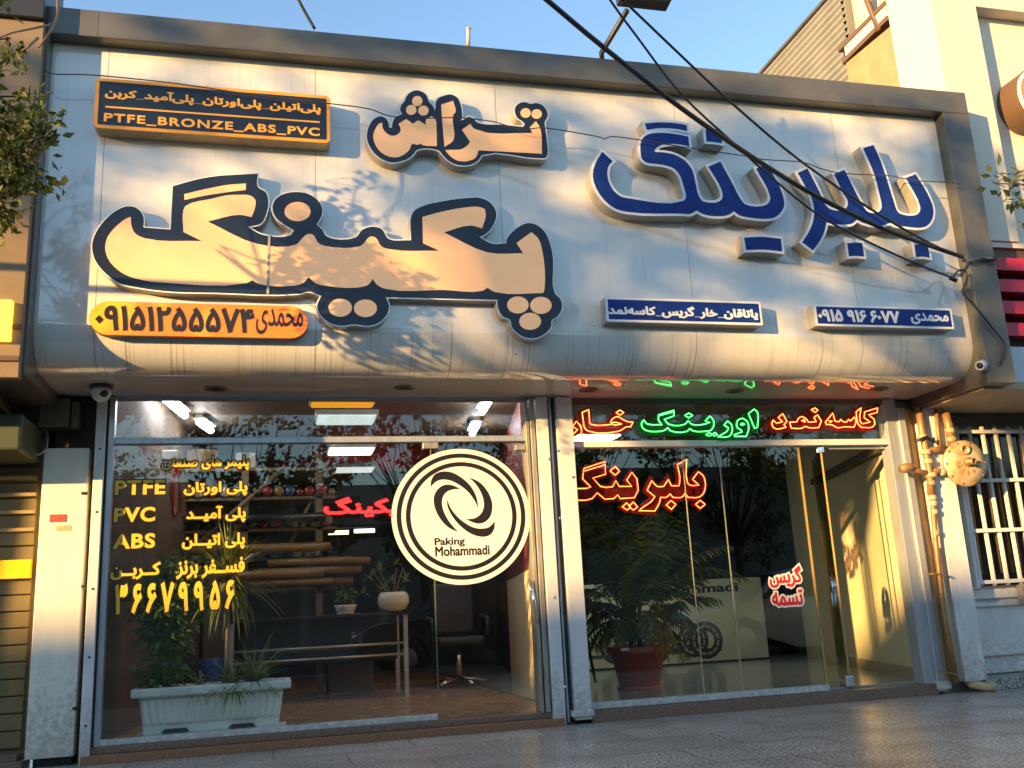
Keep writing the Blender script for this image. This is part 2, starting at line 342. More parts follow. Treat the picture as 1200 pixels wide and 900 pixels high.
# ------------------------------------------------------------------ ground
def tiles_mat(name, c1, c2, c3, ts, rough):
    m = bpy.data.materials.new(name); m.use_nodes = True; n = m.node_tree.nodes; l = m.node_tree.links; b = n["Principled BSDF"]
    g = n.new("ShaderNodeNewGeometry")
    t = n.new("ShaderNodeTexNoise"); t.inputs["Scale"].default_value = 62; t.inputs["Detail"].default_value = 3; l.new(g.outputs["Position"], t.inputs[0])
    cr = n.new("ShaderNodeValToRGB"); e = cr.color_ramp.elements; e[0].position = 0.43; e[0].color = (*c1,1); e[1].position = 0.585; e[1].color = (*c3,1); k = e.new(0.5); k.color = (*c2,1)
    l.new(t.outputs["Fac"], cr.inputs[0])
    t2 = n.new("ShaderNodeTexNoise"); t2.inputs["Scale"].default_value = 2.2; t2.inputs["Detail"].default_value = 6; l.new(g.outputs["Position"], t2.inputs[0])
    mp = n.new("ShaderNodeMapping"); mp.inputs["Scale"].default_value = (1/ts,1/ts,1); l.new(g.outputs["Position"], mp.inputs[0])
    br = n.new("ShaderNodeTexBrick"); br.offset = 0.5; br.inputs["Scale"].default_value = 1; br.inputs["Brick Width"].default_value = 1; br.inputs["Row Height"].default_value = 0.6
    br.inputs["Mortar Size"].default_value = 0.011; br.inputs["Color1"].default_value = (1,1,1,1); br.inputs["Color2"].default_value = (0.78,0.77,0.76,1); br.inputs["Mortar"].default_value = (0.5,0.47,0.42,1); l.new(mp.outputs[0], br.inputs[0])
    mx = n.new("ShaderNodeMix"); mx.data_type = 'RGBA'; mx.blend_type = 'MULTIPLY'; mx.inputs[0].default_value = 1; l.new(cr.outputs[0], mx.inputs[6]); l.new(br.outputs[0], mx.inputs[7])
    rg = n.new("ShaderNodeMapRange"); rg.inputs[1].default_value = 0.35; rg.inputs[2].default_value = 0.7; rg.inputs[3].default_value = 1.0; rg.inputs[4].default_value = 0.62; l.new(t2.outputs["Fac"], rg.inputs[0])
    m2 = n.new("ShaderNodeMix"); m2.data_type = 'RGBA'; m2.blend_type = 'MULTIPLY'; m2.inputs[0].default_value = 1; l.new(mx.outputs[2], m2.inputs[6]); l.new(rg.outputs[0], m2.inputs[7])
    l.new(m2.outputs[2], b.inputs["Base Color"])
    rr = n.new("ShaderNodeMapRange"); rr.inputs[3].default_value = rough-0.08; rr.inputs[4].default_value = rough+0.2; l.new(t2.outputs["Fac"], rr.inputs[0]); l.new(rr.outputs[0], b.inputs["Roughness"])
    bp = n.new("ShaderNodeBump"); bp.inputs["Strength"].default_value = 0.12; bp.inputs["Distance"].default_value = 0.004; l.new(t.outputs["Fac"], bp.inputs["Height"]); l.new(bp.outputs[0], b.inputs["Normal"])
    return m
M_pave = tiles_mat("terrazzo_paving", (0.13,0.125,0.115), (0.50,0.475,0.41), (0.85,0.80,0.69), 0.9, 0.25)
M_asph = mat("asphalt", (0.05,0.05,0.052), 0.8, var=0.3, vscale=8, bump=0.4, bscale=120)
tag(MB().box(-80, 80, -4.6, 9, -0.3, 0).build("sidewalk", M_pave), kind="structure")
tag(MB().box(-80, 80, -4.75, -4.6, -0.3, 0.004, bev=0.01).build("kerb", mat("kerb_stone", (0.30,0.29,0.27), 0.8, var=0.3, vscale=5, bump=0.2)), kind="structure")
tag(MB().quad((-1500,-1500,-0.13), (1500,-1500,-0.13), (1500,1500,-0.13), (-1500,1500,-0.13)).build("road", M_asph), kind="structure")
tag(MB().box(-80, 80, -21.5, -17.5, -0.3, 0.0).build("far_sidewalk", mat("far_paving", (0.22,0.21,0.2), 0.8, var=0.3, vscale=3)), kind="structure")
mk = MB()
for i in range(-14, 15): mk.box(i*5-1, i*5+1, -11.4, -11.27, -0.128, -0.126)
tag(mk.build("road_marking", mat("road_paint", (0.7,0.7,0.66), 0.7, var=0.3, vscale=6)), kind="structure")
# ------------------------------------------------------------------ the shop building
XL, XR = -1.47, 5.38          # white panel between the frame's sides
shop = thing("shop_building", (2.0, 0, 0), "single storey double shop with a white curved fascia in a dark grey frame", "building")
seams = [xz(115,300,-.87)[0]] + [xz(px,300,-.87)[0] for px in (370,590,807,997)]
edges = [XL]+seams+[XR]
prof = [(-0.868, 4.70), (-0.868, 2.74)]
for k in range(1, 13):
    a = math.pi/2*k/12; prof.append((-0.60-0.268*math.cos(a), 2.74-0.293*math.sin(a)))
prof += [(-0.02, 2.445)]
fp = MB()
for x0, x1 in zip(edges[:-1], edges[1:]):
    x0 += 0.0015; x1 -= 0.0015; n = len(prof); vs = [(x0, y, z) for y, z in prof]+[(x1, y, z) for y, z in prof]
    k = len(fp.v); fp.v += vs
    for i in range(n-1): fp.f.append((k+i, k+i+1, k+n+i+1, k+n+i)); fp.sm.append(True)
fp.build("fascia_panel", M_panel, shop)
bk = MB()                                 # dark backing that shows in the panel joints
vs = [(XL, y+0.02, z+(0.0 if y < -0.6 else 0.02)) for y, z in prof]+[(XR, y+0.02, z+(0.0 if y < -0.6 else 0.02)) for y, z in prof]
n = len(prof); bk.add(vs, [(i, i+1, n+i+1, n+i) for i in range(n-1)], True); bk.build("panel_backing", mat("panel_joint", (0.16,0.15,0.14), .7), shop)
fr = MB(); FX0, FX1, FZ0, FZ1, FY = -1.74, 5.63, 2.36, 4.885, -0.98
fr.box(FX0, FX1, FY, 0.0, 4.684, FZ1, bev=0.006)
fr.box(XR, FX1, FY+0.001, 0.0, FZ0, 4.684, bev=0.006); fr.box(FX0, XL, FY+0.001, 0.0, FZ0, 4.684, bev=0.006)
for x in (xz(115,10,FY)[0], 1.2, 3.6): fr.box(x-0.004, x+0.004, FY-0.002, FY+0.01, 4.69, 4.88)
fr.build("fascia_frame", M_frame, shop)
MB().box(FX0+.02, FX1-.02, 0.0, 9.0, 4.60, 4.66).box(FX0+.02, FX1-.02, 0.0, 0.2, 4.66, 4.80).build("roof", M_mud, shop)
# the walls run back a little to the right of square to the street
def skew(x0, y0, x1, y1, t, z0, z1): return MB().add([(x0,y0,z0),(x0+t,y0,z0),(x1+t,y1,z0),(x1,y1,z0),(x0,y0,z1),(x0+t,y0,z1),(x1+t,y1,z1),(x1,y1,z1)], [(0,3,2,1),(4,5,6,7),(0,1,5,4),(1,2,6,5),(2,3,7,6),(3,0,4,7)])
FL = 0.10
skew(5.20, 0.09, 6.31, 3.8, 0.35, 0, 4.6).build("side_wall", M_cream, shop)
skew(6.31, 3.8, 7.3, 7.1, 0.35, 0, 4.6).build("side_wall", mat("shaded_rear_wall", (0.035,0.043,0.033), .6, var=.3), shop)  # deeper part of the same wall, its shade put into the colour
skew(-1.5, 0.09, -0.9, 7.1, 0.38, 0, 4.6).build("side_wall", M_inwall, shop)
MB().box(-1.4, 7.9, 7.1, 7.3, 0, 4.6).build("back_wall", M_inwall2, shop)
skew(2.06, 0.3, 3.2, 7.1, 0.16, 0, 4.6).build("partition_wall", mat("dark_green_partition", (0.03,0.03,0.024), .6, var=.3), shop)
skew(2.005, 0.12, 2.689, 4.2, 0.02, FL, 1.18).build("wainscot", M_cream, shop)
skew(2.0, 0.12, 2.684, 4.2, 0.02, 1.185, 2.75).build("red_wall_panel", mat("red_brown_panel", (0.16,0.03,0.02), 0.5, var=0.3), shop)
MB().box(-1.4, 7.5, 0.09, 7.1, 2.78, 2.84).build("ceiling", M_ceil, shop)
MB().box(-1.48, 5.6, 0.0, 0.08, 2.45, 4.6).build("lintel", M_dark, shop)
tag(MB().box(-1.15, 2.06, 0.06, 7.1, 0.0, FL).build("shop_floor", mat("brown_floor_tile", (0.30,0.19,0.085), 0.25, var=0.35, vscale=3)), kind="structure")
tag(MB().box(2.1, 7.5, 0.06, 7.1, 0.0, FL+0.002).build("shop_floor", mat("grey_floor_tile", (0.34,0.37,0.32), 0.12, var=0.25, vscale=2.5)), kind="structure")
# granite steps under both shopfronts
st = tag(MB().box(-1.2, 2.045, -0.10, 0.06, 0.0, 0.055, bev=0.004).box(-1.2, 2.045, -0.055, 0.06, 0.0565, FL, bev=0.004).build("entrance_step", M_stone), kind="structure")
st.data.materials.append(M_stone2)
for p in st.data.polygons:
    if max(st.data.vertices[i].co.z for i in p.vertices) < 0.0562: p.material_index = 1
tag(MB().box(2.262, 5.20, -0.07, 0.06, 0.0, 0.085, bev=0.004).build("entrance_step", M_stone), kind="structure")
# ------------------------------------------------------------------ shopfronts
gl = thing("glass_shopfront", (0.4, 0, FL), "left glass shopfront carrying yellow lettering and a round logo", "shopfront")
W = lambda: MB()
W().box(-1.14, -1.10, -0.03, 0.05, FL, 2.44, bev=0.004).build("frame", M_alu, gl)
W().box(-1.10, 1.88, -0.03, 0.05, 2.10, 2.145, bev=0.004).box(-1.10, 1.88, -0.03, 0.05, 2.425, 2.445).build("transom_bar", M_alu, gl)
W().box(-1.10, 1.13, -0.025, 0.035, FL+.001, FL+0.04, bev=0.004).build("bottom_channel", M_whitemetal, gl)
W().box(-1.10, 1.14, 0.0, 0.008, FL+0.03, 2.10).build("fixed_pane", M_glassL, gl)
W().box(-1.10, 1.88, 0.0, 0.008, 2.145, 2.425).build("fanlight_pane", M_glassL, gl)
gd = W().box(1.146, 1.86, 0.0, 0.010, FL+0.012, 2.095).build("glass_door", M_glassL, gl)
W().box(1.138, 1.144, -0.003, 0.012, FL+0.03, 2.10).build("pane_edge", mat("glass_edge_green", (0.16,0.2,0.12), 0.2), gl)
W().box(1.08, 1.20, -0.02, 0.028, 2.05, 2.10, bev=0.004).build("patch_fitting", M_gold, gl)
W().box(1.80, 1.875, -0.03, 0.03, 2.03, 2.075, bev=0.004).build("patch_fitting", M_gold, gl)
h = MB(); hp = [at(627,684,-.07), at(634,722,-.07)]
h.tube([at(622,680,-.06), at(630,730,-.06)], 0.013, 10); h.tube([at(623,688,-.06), at(623,688,0)], 0.008); h.tube([at(629,722,-.06), at(629,722,0)], 0.008)
h.build("door_handle", M_chrome, gd)
a = at(634,690,0); MB().box(a.x-.03, a.x+.05, -.045, .03, a.z-.05, a.z+.07, bev=.006).build("door_lock", mat("dark_lock", (0.14,0.14,0.15), 0.4, metal=0.6), gd)
pl = thing("door_pillar", (2.06, 0, 0), "worn white double pillar with shutter rails between the two shopfronts", "pillar")
W().box(1.88, 1.905, -0.06, 0.09, FL, 2.44, bev=.004).box(1.915, 1.95, -0.075, 0.09, FL, 2.44, bev=.004).build("shutter_rail", M_gold, pl)
W().box(1.962, 2.055, -0.095, 0.09, 0.0, 2.44, bev=.005).build("post", M_whitemetal, pl)
W().box(2.055, 2.125, -0.03, 0.09, 0.0, 2.44).build("gap_filler", mat("dark_rail_gap", (0.05,0.05,0.055), 0.6, var=.4), pl)
W().box(2.075, 2.09, -0.06, -0.03, 0.02, 2.44).build("shutter_rail", M_alu, pl)
W().box(2.125, 2.255, -0.095, 0.09, 0.03, 2.44, bev=.005).build("post", M_whitemetal, pl)
W().box(2.10, 2.27, -0.11, -0.03, 0.05, 0.10, bev=.01).build("rail_foot", M_whitemetal, pl)
sb = MB()
for (px, py) in ((654,528),(657,607),(643,538),(672,559),(650,700),(662,805)): p = at(px,py,-.1); sb.lathe((p.x,-.094,p.z), [(.012,0),(.010,.006),(0,.008)], 10, axis=(0,-1,0))
sb.build("screw_head", M_chrome, pl)
g2 = thing("glass_shopfront", (3.7, 0, FL), "right greenish glass shopfront with neon words and an open glass door", "shopfront")
W().box(5.09, 5.20, -0.05, 0.08, 0.085, 2.44, bev=.004).build("frame", M_alu, g2)
W().box(2.257, 5.09, -0.04, 0.05, 2.045, 2.095, bev=.004).build("transom_bar", M_whitemetal, g2)
W().box(2.257, 5.09, -0.02, 0.06, 2.405, 2.443).build("header", M_frame, g2)
W().box(2.257, 4.245, -0.03, 0.035, FL-.012, FL+0.035, bev=.004).build("bottom_channel", M_whitemetal, g2)
xs = [2.26, xz(810,650,0)[0], xz(854,650,0)[0], 4.235]
for i in range(3): W().box(xs[i]+(.006 if i else 0), xs[i+1], 0.0, 0.008, FL+.03, 2.045).build("fixed_pane", M_glassR, g2)
W().box(2.26, 5.09, 0.0, 0.008, 2.095, 2.405).build("fanlight_pane", M_glassR, g2)
for x in xs[1:3]: W().box(x+.0005, x+.0055, -.002, .010, FL+.03, 2.045).build("pane_edge", mat("glass_edge_pale", (0.5,0.48,0.33), 0.2), g2)
W().box(4.236, 4.25, -.004, .012, FL+.03, 2.045).build("pane_edge", M_edge, g2)
# the door leaf stands open, swung into the shop
DA = math.radians(64); DM = Matrix.Translation((4.46, 0.012, 0)) @ Matrix.Rotation(DA, 4, 'Z')
dr = W().box(0.02, 0.78, -.005, .005, FL+.02, 2.03, M=DM).build("glass_door", M_glassR, g2)
W().box(0.008, 0.02, -.007, .007, FL+.02, 2.03, M=DM).build("pane_edge", M_edge, dr)
W().box(0.78, 0.786, -.006, .006, FL+.02, 2.03, M=DM).build("pane_edge", M_edge, dr)
W().box(0.0, 0.10, -.03, .03, FL+.003, FL+.085, bev=.004, M=DM).build("patch_fitting", M_chrome, dr)
W().box(0.0, 0.10, -.03, .03, 1.99, 2.04, bev=.004, M=DM).build("patch_fitting", M_chrome, dr)
for s in (-1, 1):                         # half moon pull plates on both faces
    cr = [(0.36+s*.02+s*0.085*math.sin(math.pi*k/14), 0.72+0.30*k/14) for k in range(15)]+[(0.36+s*.02+s*0.030*math.sin(math.pi*k/14), 0.72+0.30*k/14) for k in range(13,0,-1)]
    q = plate(MB(), [ccw(cr)], -.022, -.008, back=True); plate(q, [ccw(cr)], .008, .022, back=True)
    q.v = [tuple(DM @ Vector(v)) for v in q.v]; q.build("door_handle", M_chrome, dr)
MB().box(4.55, 5.09, 0.015, 0.05, 2.02, 2.043).build("door_closer_rail", M_alu, g2)
# ------------------------------------------------------------------ lettering on the glass
DY = -0.004
fp_ = [o for o in gl.children if o.name.startswith("fixed_pane")][0]
for s, tl, br, rtl in [("پلیمر های صنعتی",(189.5,534.5),(292,551),True),("پلی اورتان",(215.5,565),(290,580.5),True),("پلی آمیــد",(218.5,593.5),(288,611.5),True),
                       ("پلی اتیــلن",(213.5,626),(287,643),True),("فســفر برنز",(207,655),(286.5,676),True),("کــربــن",(130,660),(188,678),True)]:
    lettering("persian_lettering", s, tl, br, DY, M_yellow, fp_, 0.038, rtl); lettering("lettering_edge", s, tl, br, DY+.002, M_black, fp_, 0.038, rtl, depth=.001, grow=.008)  # black edge of the yellow letters: dark shadow around them put in as colour
for s, tl, br in [("PTFE",(135,563),(193.5,579)),("PVC",(134,595),(181.5,611)),("ABS",(132.5,626),(181.5,642))]:
    lettering("latin_lettering", s, tl, br, DY, M_yellow, fp_, 0.034, spacing=1.12); lettering("lettering_edge", s, tl, br, DY+.002, M_black, fp_, 0.034, depth=.001, grow=.008, spacing=1.12)
lettering("phone_number", "۳۶۶۷۹۹۵۶", (135,684), (275,714), DY, M_yellow, fp_, 0.042, spacing=1.5); lettering("lettering_edge", "۳۶۶۷۹۹۵۶", (135,684), (275,714), DY+.002, M_black, fp_, 0.042, depth=.001, grow=.008, spacing=1.5)
# round logo on the glass door
LY = -0.005; lc = at(541.3,604.3,LY); le = at(621,604,LY); LR = (le.x-lc.x); lt = at(541,526,LY); LRz = lt.z-lc.z
lg = plate(MB(), [ell(lc.x, lc.z, LR, LRz, 96)], LY, LY+.001).build("logo_sticker", M_stickw, gd); tag(lg, "round white sticker with black rings and a swirl emblem")
def ring(a, b): return plate(MB(), [ell(lc.x,lc.z,LR*a,LRz*a,96), ell(lc.x,lc.z,LR*b,LRz*b,96)[::-1]], LY-.0012, None, rule='evenodd')
rg = ring(.93,.865); r2 = ring(.80,.735); rg.add(r2.v, r2.f)
S5 = lambda pts: [(490+x/8.18, 540+y/8.18) for x, y in pts]
for bl in ([(120,250),(125,190),(160,130),(230,103),(320,110),(420,165),(500,240),(555,340),(578,460),(540,380),(480,300),(400,235),(310,190),(230,180),(170,200)],
           [(480,155),(580,200),(650,270),(700,370),(710,460),(680,550),(620,595),(560,600),(455,560),(540,550),(600,510),(630,440),(625,370),(590,280),(540,210)],
           [(735,580),(725,660),(680,715),(600,728),(500,695),(400,620),(320,520),(280,430),(278,370),(310,450),(370,530),(440,590),(520,635),(600,650),(680,635)],
           [(405,270),(340,238),(270,228),(200,260),(155,330),(150,400),(175,490),(230,580),(300,645),(385,683),(310,600),(255,510),(228,420),(235,350),(270,300),(330,275)]):
    plate(rg, [trace(S5(bl), LY-.0012)], LY-.0012)
for s, tl, br in (("Paking",(509,630.5),(545,640.5)),("Mohammadi",(509.8,640.5),(574,650))):
    plate(rg, fit(glyphs(s,.028), tl, br, LY-.0012), LY-.0012)
rg.build("logo_print", M_black, gd)
fr3 = [o for o in g2.children if o.name.startswith("fixed_pane")][2]
M_redv = mat("red_vinyl", (0.62,0.02,0.015), 0.4)
for s, tl, br in (("گریس",(900,664),(941,687.5)),("تسمه",(903.5,692),(942,709))):
    lettering("persian_lettering", s, tl, br, -.006, M_redv, fr3, .03, True); lettering("lettering_edge", s, tl, br, -.0035, M_stickw, fr3, .03, True, depth=.001, grow=.014)
# ------------------------------------------------------------------ big channel letters
PY = -0.868
def cl(ox, oy, s, pts): return [(ox+x/s, oy+y/s) for x, y in pts]
def channel(name, label, body, faces, dots, depth, group=None, mid=None):
    Y = PY-depth; x = [p[0] for c in body for p in c]; y = [p[1] for c in body for p in c]; c0 = at((min(x)+max(x))/2, (min(y)+max(y))/2, PY)
    t = thing(name, (c0.x, PY, c0.z), label, "sign lettering", group)
    out = [trace(b, Y) for b in body]
    plate(MB(), [offset(o, .009) for o in out], Y, PY+.001).build("letter_case", M_silver, t)
    plate(MB(), [offset(o, .0085) for o in out], Y-.0008, Y).build("letter_rim", M_rim, t)
    if mid is not None: plate(MB(), out, Y-.003, Y-.001).build("letter_border", M_navy, t)
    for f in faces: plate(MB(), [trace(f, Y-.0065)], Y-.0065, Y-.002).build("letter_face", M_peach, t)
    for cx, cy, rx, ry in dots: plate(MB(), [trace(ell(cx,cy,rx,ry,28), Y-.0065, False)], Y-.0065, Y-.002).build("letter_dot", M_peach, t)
    return t, Y
tarash_b = [(430,158),(431.5,150),(436,142),(442,137.5),(447,136.5),(452,139),(455,144),(455.8,149.5),(459,150),(460,144),(462,139),(467,135.5),(471,134),(469,129),(470,124),(474.5,118.5),(476,114),(480,109),(488,106),(495,108),(500,112.5),(502,119),(507,124),(509.5,130),(510.3,126),(510.5,121),(513,116),(520,112.5),(529,111),(536,115),(539,121),(541,130),(541.2,138),(539.5,141.5),(543,140.5),(549,137),(554,138.5),(559,143.5),(590,146.5),(613,149),(615,146),(613,143),(606,138),(603,129),(605,124),(610,120.5),(616,120),(622,122),(628,121),(636,124),(641,131),(641.5,137),(638,143.5),(638.5,148),(640.5,165),(641.5,181),(639,185),(635,185.7),(565,181.7),(561,187),(556,191),(549,193.5),(540,193.8),(532,192),(525,188),(519,182),(514,176.5),(488,176),(485,180),(479,185.5),(470,189),(460,190.5),(450,188),(440,181),(434,173),(430.5,165)]
tarash_f = [[(448,143.5),(448.5,150),(453,156),(459,159),(465,158),(469,154),(469.5,150),(467,145),(476,139.5),(484,145),(490,141),(499.5,146.5),(499,141),(506,136),(510.5,140.5),(511.5,150),(512,171),(496,170),(492.5,168),(490,169.5),(484,168.5),(482.5,169),(480,175),(476,179),(468,183.5),(459,184),(449,180),(442,173),(438,164),(437.5,158),(440,151),(444,145)],
            [(517,122.5),(531,118),(534,131),(531,135),(531.5,164),(521,172),(519,150)],
            [(541.5,152),(551,145),(556,151),(624,156),(621,149),(628,142),(633,150),(635,180),(561,176),(557,185),(548,188.6),(543,189),(536,188),(528,183),(522,176),(529,175.5),(540,175),(547,171),(551,166)]]
channel("channel_letters", "smaller black and peach raised Persian word above the larger black and peach word", [tarash_b], tarash_f, [(489,118.3,6.1,5.9),(482,128.7,6.1,5.8),(496.2,129.5,6.1,5.8),(616,132.3,6,5.6),(629,133.5,6,5.6)], 0.095, "raised Persian words on the fascia", True)
pak_b = [(108,290),(110.8,276.7),(120,261.7),(133.3,249.2),(146.7,242.5),(156.7,242.5),(164.2,247.5),(168,255),(167.5,266.7),(200,269.2),(202.5,218.3),(233.3,210),(256.7,206.2),(273.3,205.2),(301.7,203.7),(302,219.2),(310.8,225),(314.2,235),(312.5,248.3),(305.8,261.7),(290,265.8),(306.7,275),(340,275.8),(344.5,270),(333.3,263.3),(323.3,255),(319.2,243.3),(323.3,233.3),(335,226.7),(348.3,225.3),(363.3,228.3),(375,238.3),(377.5,250),(370.8,263.3),(377,269),(383.3,277.5),(416.7,278.3),(425,269.2),(435.8,265.8),(446.7,268.3),(455,280),(481.7,281.7),(482.5,251.7),(488.3,245),(525,235),(550,232),(560,231.7),(573.3,236.7),(580.8,246.7),(580.8,256.7),(575,268.3),(566.7,275.8),(561,277.5),(576.7,285.8),(593.3,285.3),(594,280),(608,266),(618.7,261.6),(629.3,264),(638.7,272.7),(645.3,288.7),(648,304.7),(649.7,343.3),(656.7,350.8),(658.4,360.2),(654.3,369.5),(646.2,375.9),(645.6,382.3),(639.2,390.5),(628.7,395.8),(617,395.8),(606.5,390.5),(599.5,382.3),(597.8,374.8),(589,370.7),(583.8,361.3),(582.6,351.4),(451.7,348.3),(455.8,358.3),(453.3,368.3),(443.3,378.3),(431.7,381.7),(415,380),(400,381.7),(386.7,378.3),(375,368.3),(371.7,358.3),(376.7,346.5),(361.7,341.7),(350,344.2),(250,343),(200,341.7),(160,336.7),(140,331.7),(123.3,320),(111.7,305)]
pak_f = [[(123.3,288.3),(126.7,276.7),(138.3,263.3),(150,255),(153.3,254.2),(154.2,265),(158.3,273.3),(170,279.2),(236.7,282.5),(215,271.7),(215.3,245),(218.3,240.8),(250,232.5),(265,229),(280,228.3),(293.3,229.2),(299.2,234.2),(299.2,241.7),(295,254.2),(280,251.7),(243.3,259.5),(301.7,285.8),(346.7,286.7),(355,278.3),(360.8,274.2),(366.7,275),(373.3,285),(381.7,288.3),(420,289),(425,286.5),(433.3,277.5),(440,278.3),(446.7,288.3),(455,291.7),(515,293.8),(495.8,285),(495,254.2),(516.7,248.3),(543.3,243.3),(561.7,242.5),(568.3,245),(569.2,253.3),(565,267.5),(551.7,264.2),(520,272.2),(571.7,295.8),(613.3,296.7),(605.3,284.7),(622.7,272),(630.7,279.3),(635.3,292.7),(638,339.3),(636.7,343.3),(580,342),(571.3,337),(565.3,340.7),(520,339.7),(451.7,338.3),(441.7,333.3),(437,326.7),(431.7,333.3),(420,336.7),(385,335.3),(370,331.7),(361.7,324.7),(355,331.7),(343.3,334.7),(303.3,332.5),(295.8,328.3),(288.3,331.7),(190,330.8),(170,328.7),(146.7,321.7),(130,308.3),(124.2,296.7)],
         [(215.8,227.5),(240,221.7),(266.7,216.7),(288.3,215),(288,222.5),(273.3,224.2),(240,229.2),(216.2,234.2)]]
t, Y = channel("channel_letters", "largest black and peach raised Persian word across the left fascia", [pak_b], pak_f, [(348.7,247.8,15.3,11.3),(398.8,360.5,13.7,10.5),(428.3,361.2,13.5,10.3),(606.9,357.3,12.6,10),(633.9,357.8,12.6,10),(621.3,376.5,12.8,10)], 0.08, "raised Persian words on the fascia", True)
a, b = at(315.6,275,Y-.01), at(313.8,344,Y-.01)
MB().add([(a.x-.008,Y-.0085,a.z),(a.x+.008,Y-.0085,a.z),(b.x+.008,Y-.0085,b.z),(b.x-.008,Y-.0085,b.z),(a.x-.008,Y,a.z),(a.x+.008,Y,a.z),(b.x+.008,Y,b.z),(b.x-.008,Y,b.z)], [(3,2,1,0),(0,1,5,4),(1,2,6,5),(2,3,7,6),(3,0,4,7)]).build("joint_strip", M_silver, t)
ing = [(705.7,178.1),(717.7,189),(713,194.3),(711.3,202.3),(713,213),(719,223.7),(727,230.3),(735,232.3),(800.3,235.7),(803.7,231.7),(801,218.3),(796.3,205),(789.7,197.7),(781.7,194.3),(768.3,192),(757.7,190.6),(752.3,186.3),(750.6,178.3),(751,166.3),(755,160.3),(761.7,157),(779,156),(795,158),(806.3,160.3),(807.7,171.7),(795,169),(781.7,168.7),(772.3,171),(767,175.7),(767,178.3),(779,179),(792.3,182.3),(803,189),(811,199.7),(815,215.7),(818.3,229),(823,235.7),(828.7,237.3),(839.3,237.3),(845.3,234),(846.7,228.7),(845.3,222),(830,195.3),(844,189.6),(856.7,212.7),(870,236.7),(874,240),(896.7,240.7),(902,235.3),(902,228.7),(886,198),(898,192),(904.7,203.3),(914,220.7),(918.7,236.7),(918,243.3),(914,250),(906,255.3),(876.7,254.7),(866,252),(860,247.3),(854,251.5),(846,253.2),(830,252.5),(822,250),(816.3,246.5),(808.3,250.7),(800.3,250.3),(733.7,248),(720.3,244),(708.3,234.7),(699,221.3),(695,209.3),(695.2,199.7),(699,189)]
bar_ = [(755.7,145),(771,143.7),(792.3,144.7),(804.3,147),(805,153.4),(792.3,151),(771,150.3),(758,152.3)]
dn = [(826.7,152),(838,151.3),(845,152.7),(846,168),(837,166.4),(828,165.7)]
dy_ = [(872,278.7),(892.7,277.7),(914.7,280),(916.3,294.7),(895.3,292.4),(874.3,293)]
blb = [(934.7,202.7),(946,197.7),(964.7,235.3),(966,238.7),(970.7,243.8),(978,246.7),(988.7,246),(993.3,240.7),(992.7,234),(987.3,224.7),(977.3,204),(989.3,199.3),(1010.7,240.7),(1016,248),(1025.3,249.7),(1032,246),(1033,240.7),(1030.7,228.7),(1024,203.3),(1011.3,173.7),(1023.3,170),(1032,190),(1040,214),(1046.7,235.3),(1052,248.7),(1058.7,252),(1073.3,252),(1078,247.3),(1078,240.7),(1061.3,208.7),(1072.7,204.4),(1088,230),(1093.3,246),(1090.7,259.3),(1082.7,266),(1058.7,265.3),(1049,264),(1042.7,261.3),(1034.7,264),(1024,264),(1012,261.5),(1004,257.3),(997.3,262.2),(985,263),(974.7,261.7),(968,260.5),(966,270),(960.7,282),(952.4,293.3),(940,284),(948.7,270),(953.3,256.7),(954,246),(951.3,232.7),(943.3,218)]
db1 = [(992.7,285.3),(1002,284.4),(1010,285),(1012.3,300.7),(1003,299.8),(994.7,300.3)]
db2 = [(1071.3,287),(1079,286.2),(1086.7,287.3),(1089.3,302),(1081,300.7),(1073.3,301.3)]
BD = 0.115; BY = PY-BD; c0 = at(895,225,PY)
t = thing("channel_letters", (c0.x, PY, c0.z), "royal blue raised Persian word with silver edges on the right fascia", "sign lettering", "raised Persian words on the fascia")
for parts in ([ing, bar_], [blb]):
    cs = [trace(p, BY) for p in parts]
    plate(MB(), [offset(c, .021) for c in cs], BY, PY+.001).build("letter_case", M_silver, t)
    plate(MB(), [offset(c, .0205) for c in cs], BY-.0008, BY).build("letter_rim", M_rim, t)
    plate(MB(), cs, BY-.004, BY-.001).build("letter_face", M_blue, t)
for p in (dn, dy_, db1, db2):
    c = trace(p, BY); plate(MB(), [offset(c, .021)], BY, PY+.001).build("letter_dot_case", M_silver, t); plate(MB(), [offset(c, .0205)], BY-.0008, BY).build("letter_dot_rim", M_rim, t); plate(MB(), [c], BY-.004, BY-.001).build("letter_dot", M_blue, t)
# ------------------------------------------------------------------ sign boxes
def signbox(label, tl, br, depth, r, rim, m_rim, m_face, texts, m_side=None, line=None):
    Y = PY-depth; x0, z1 = xz(*tl, Y); x1, z0 = xz(*br, Y)
    t = thing("sign_box", ((x0+x1)/2, PY, (z0+z1)/2), label, "sign", "box signs on the fascia")
    plate(MB(), [rrect(x0, x1, z0, z1, r)], Y+.004, PY+.001).build("sign_case", m_side or M_silver, t)
    plate(MB(), [rrect(x0+.002, x1-.002, z0+.002, z1-.002, r)], Y, Y+.004).build("sign_rim", m_rim, t)
    plate(MB(), [rrect(x0+rim, x1-rim, z0+rim, z1-rim, max(r-rim, .004))], Y-.002, Y).build("sign_face", m_face, t)
    for name, s, a, b, m, rtl, bold in texts: lettering(name, s, a, b, Y-.005, m, t, bold, rtl, depth=.003, spacing=1.16 if s.startswith('PTFE') else 1.0)
    if line:
        (ax, az), (bx, bz) = xz(*line[0], Y), xz(*line[1], Y); MB().box(ax, bx, Y-.0045, Y-.0015, (az+bz)/2-.006, (az+bz)/2+.006).build("dividing_line", line[2], t)
    return t
M_or = mat("orange_enamel", (0.80,0.32,0.02), 0.3, var=0.15, vscale=8, emit=(1.0,0.34,0.015), es=0.07); M_navyb = mat("black_blue_face", (0.013,0.016,0.028), 0.35)
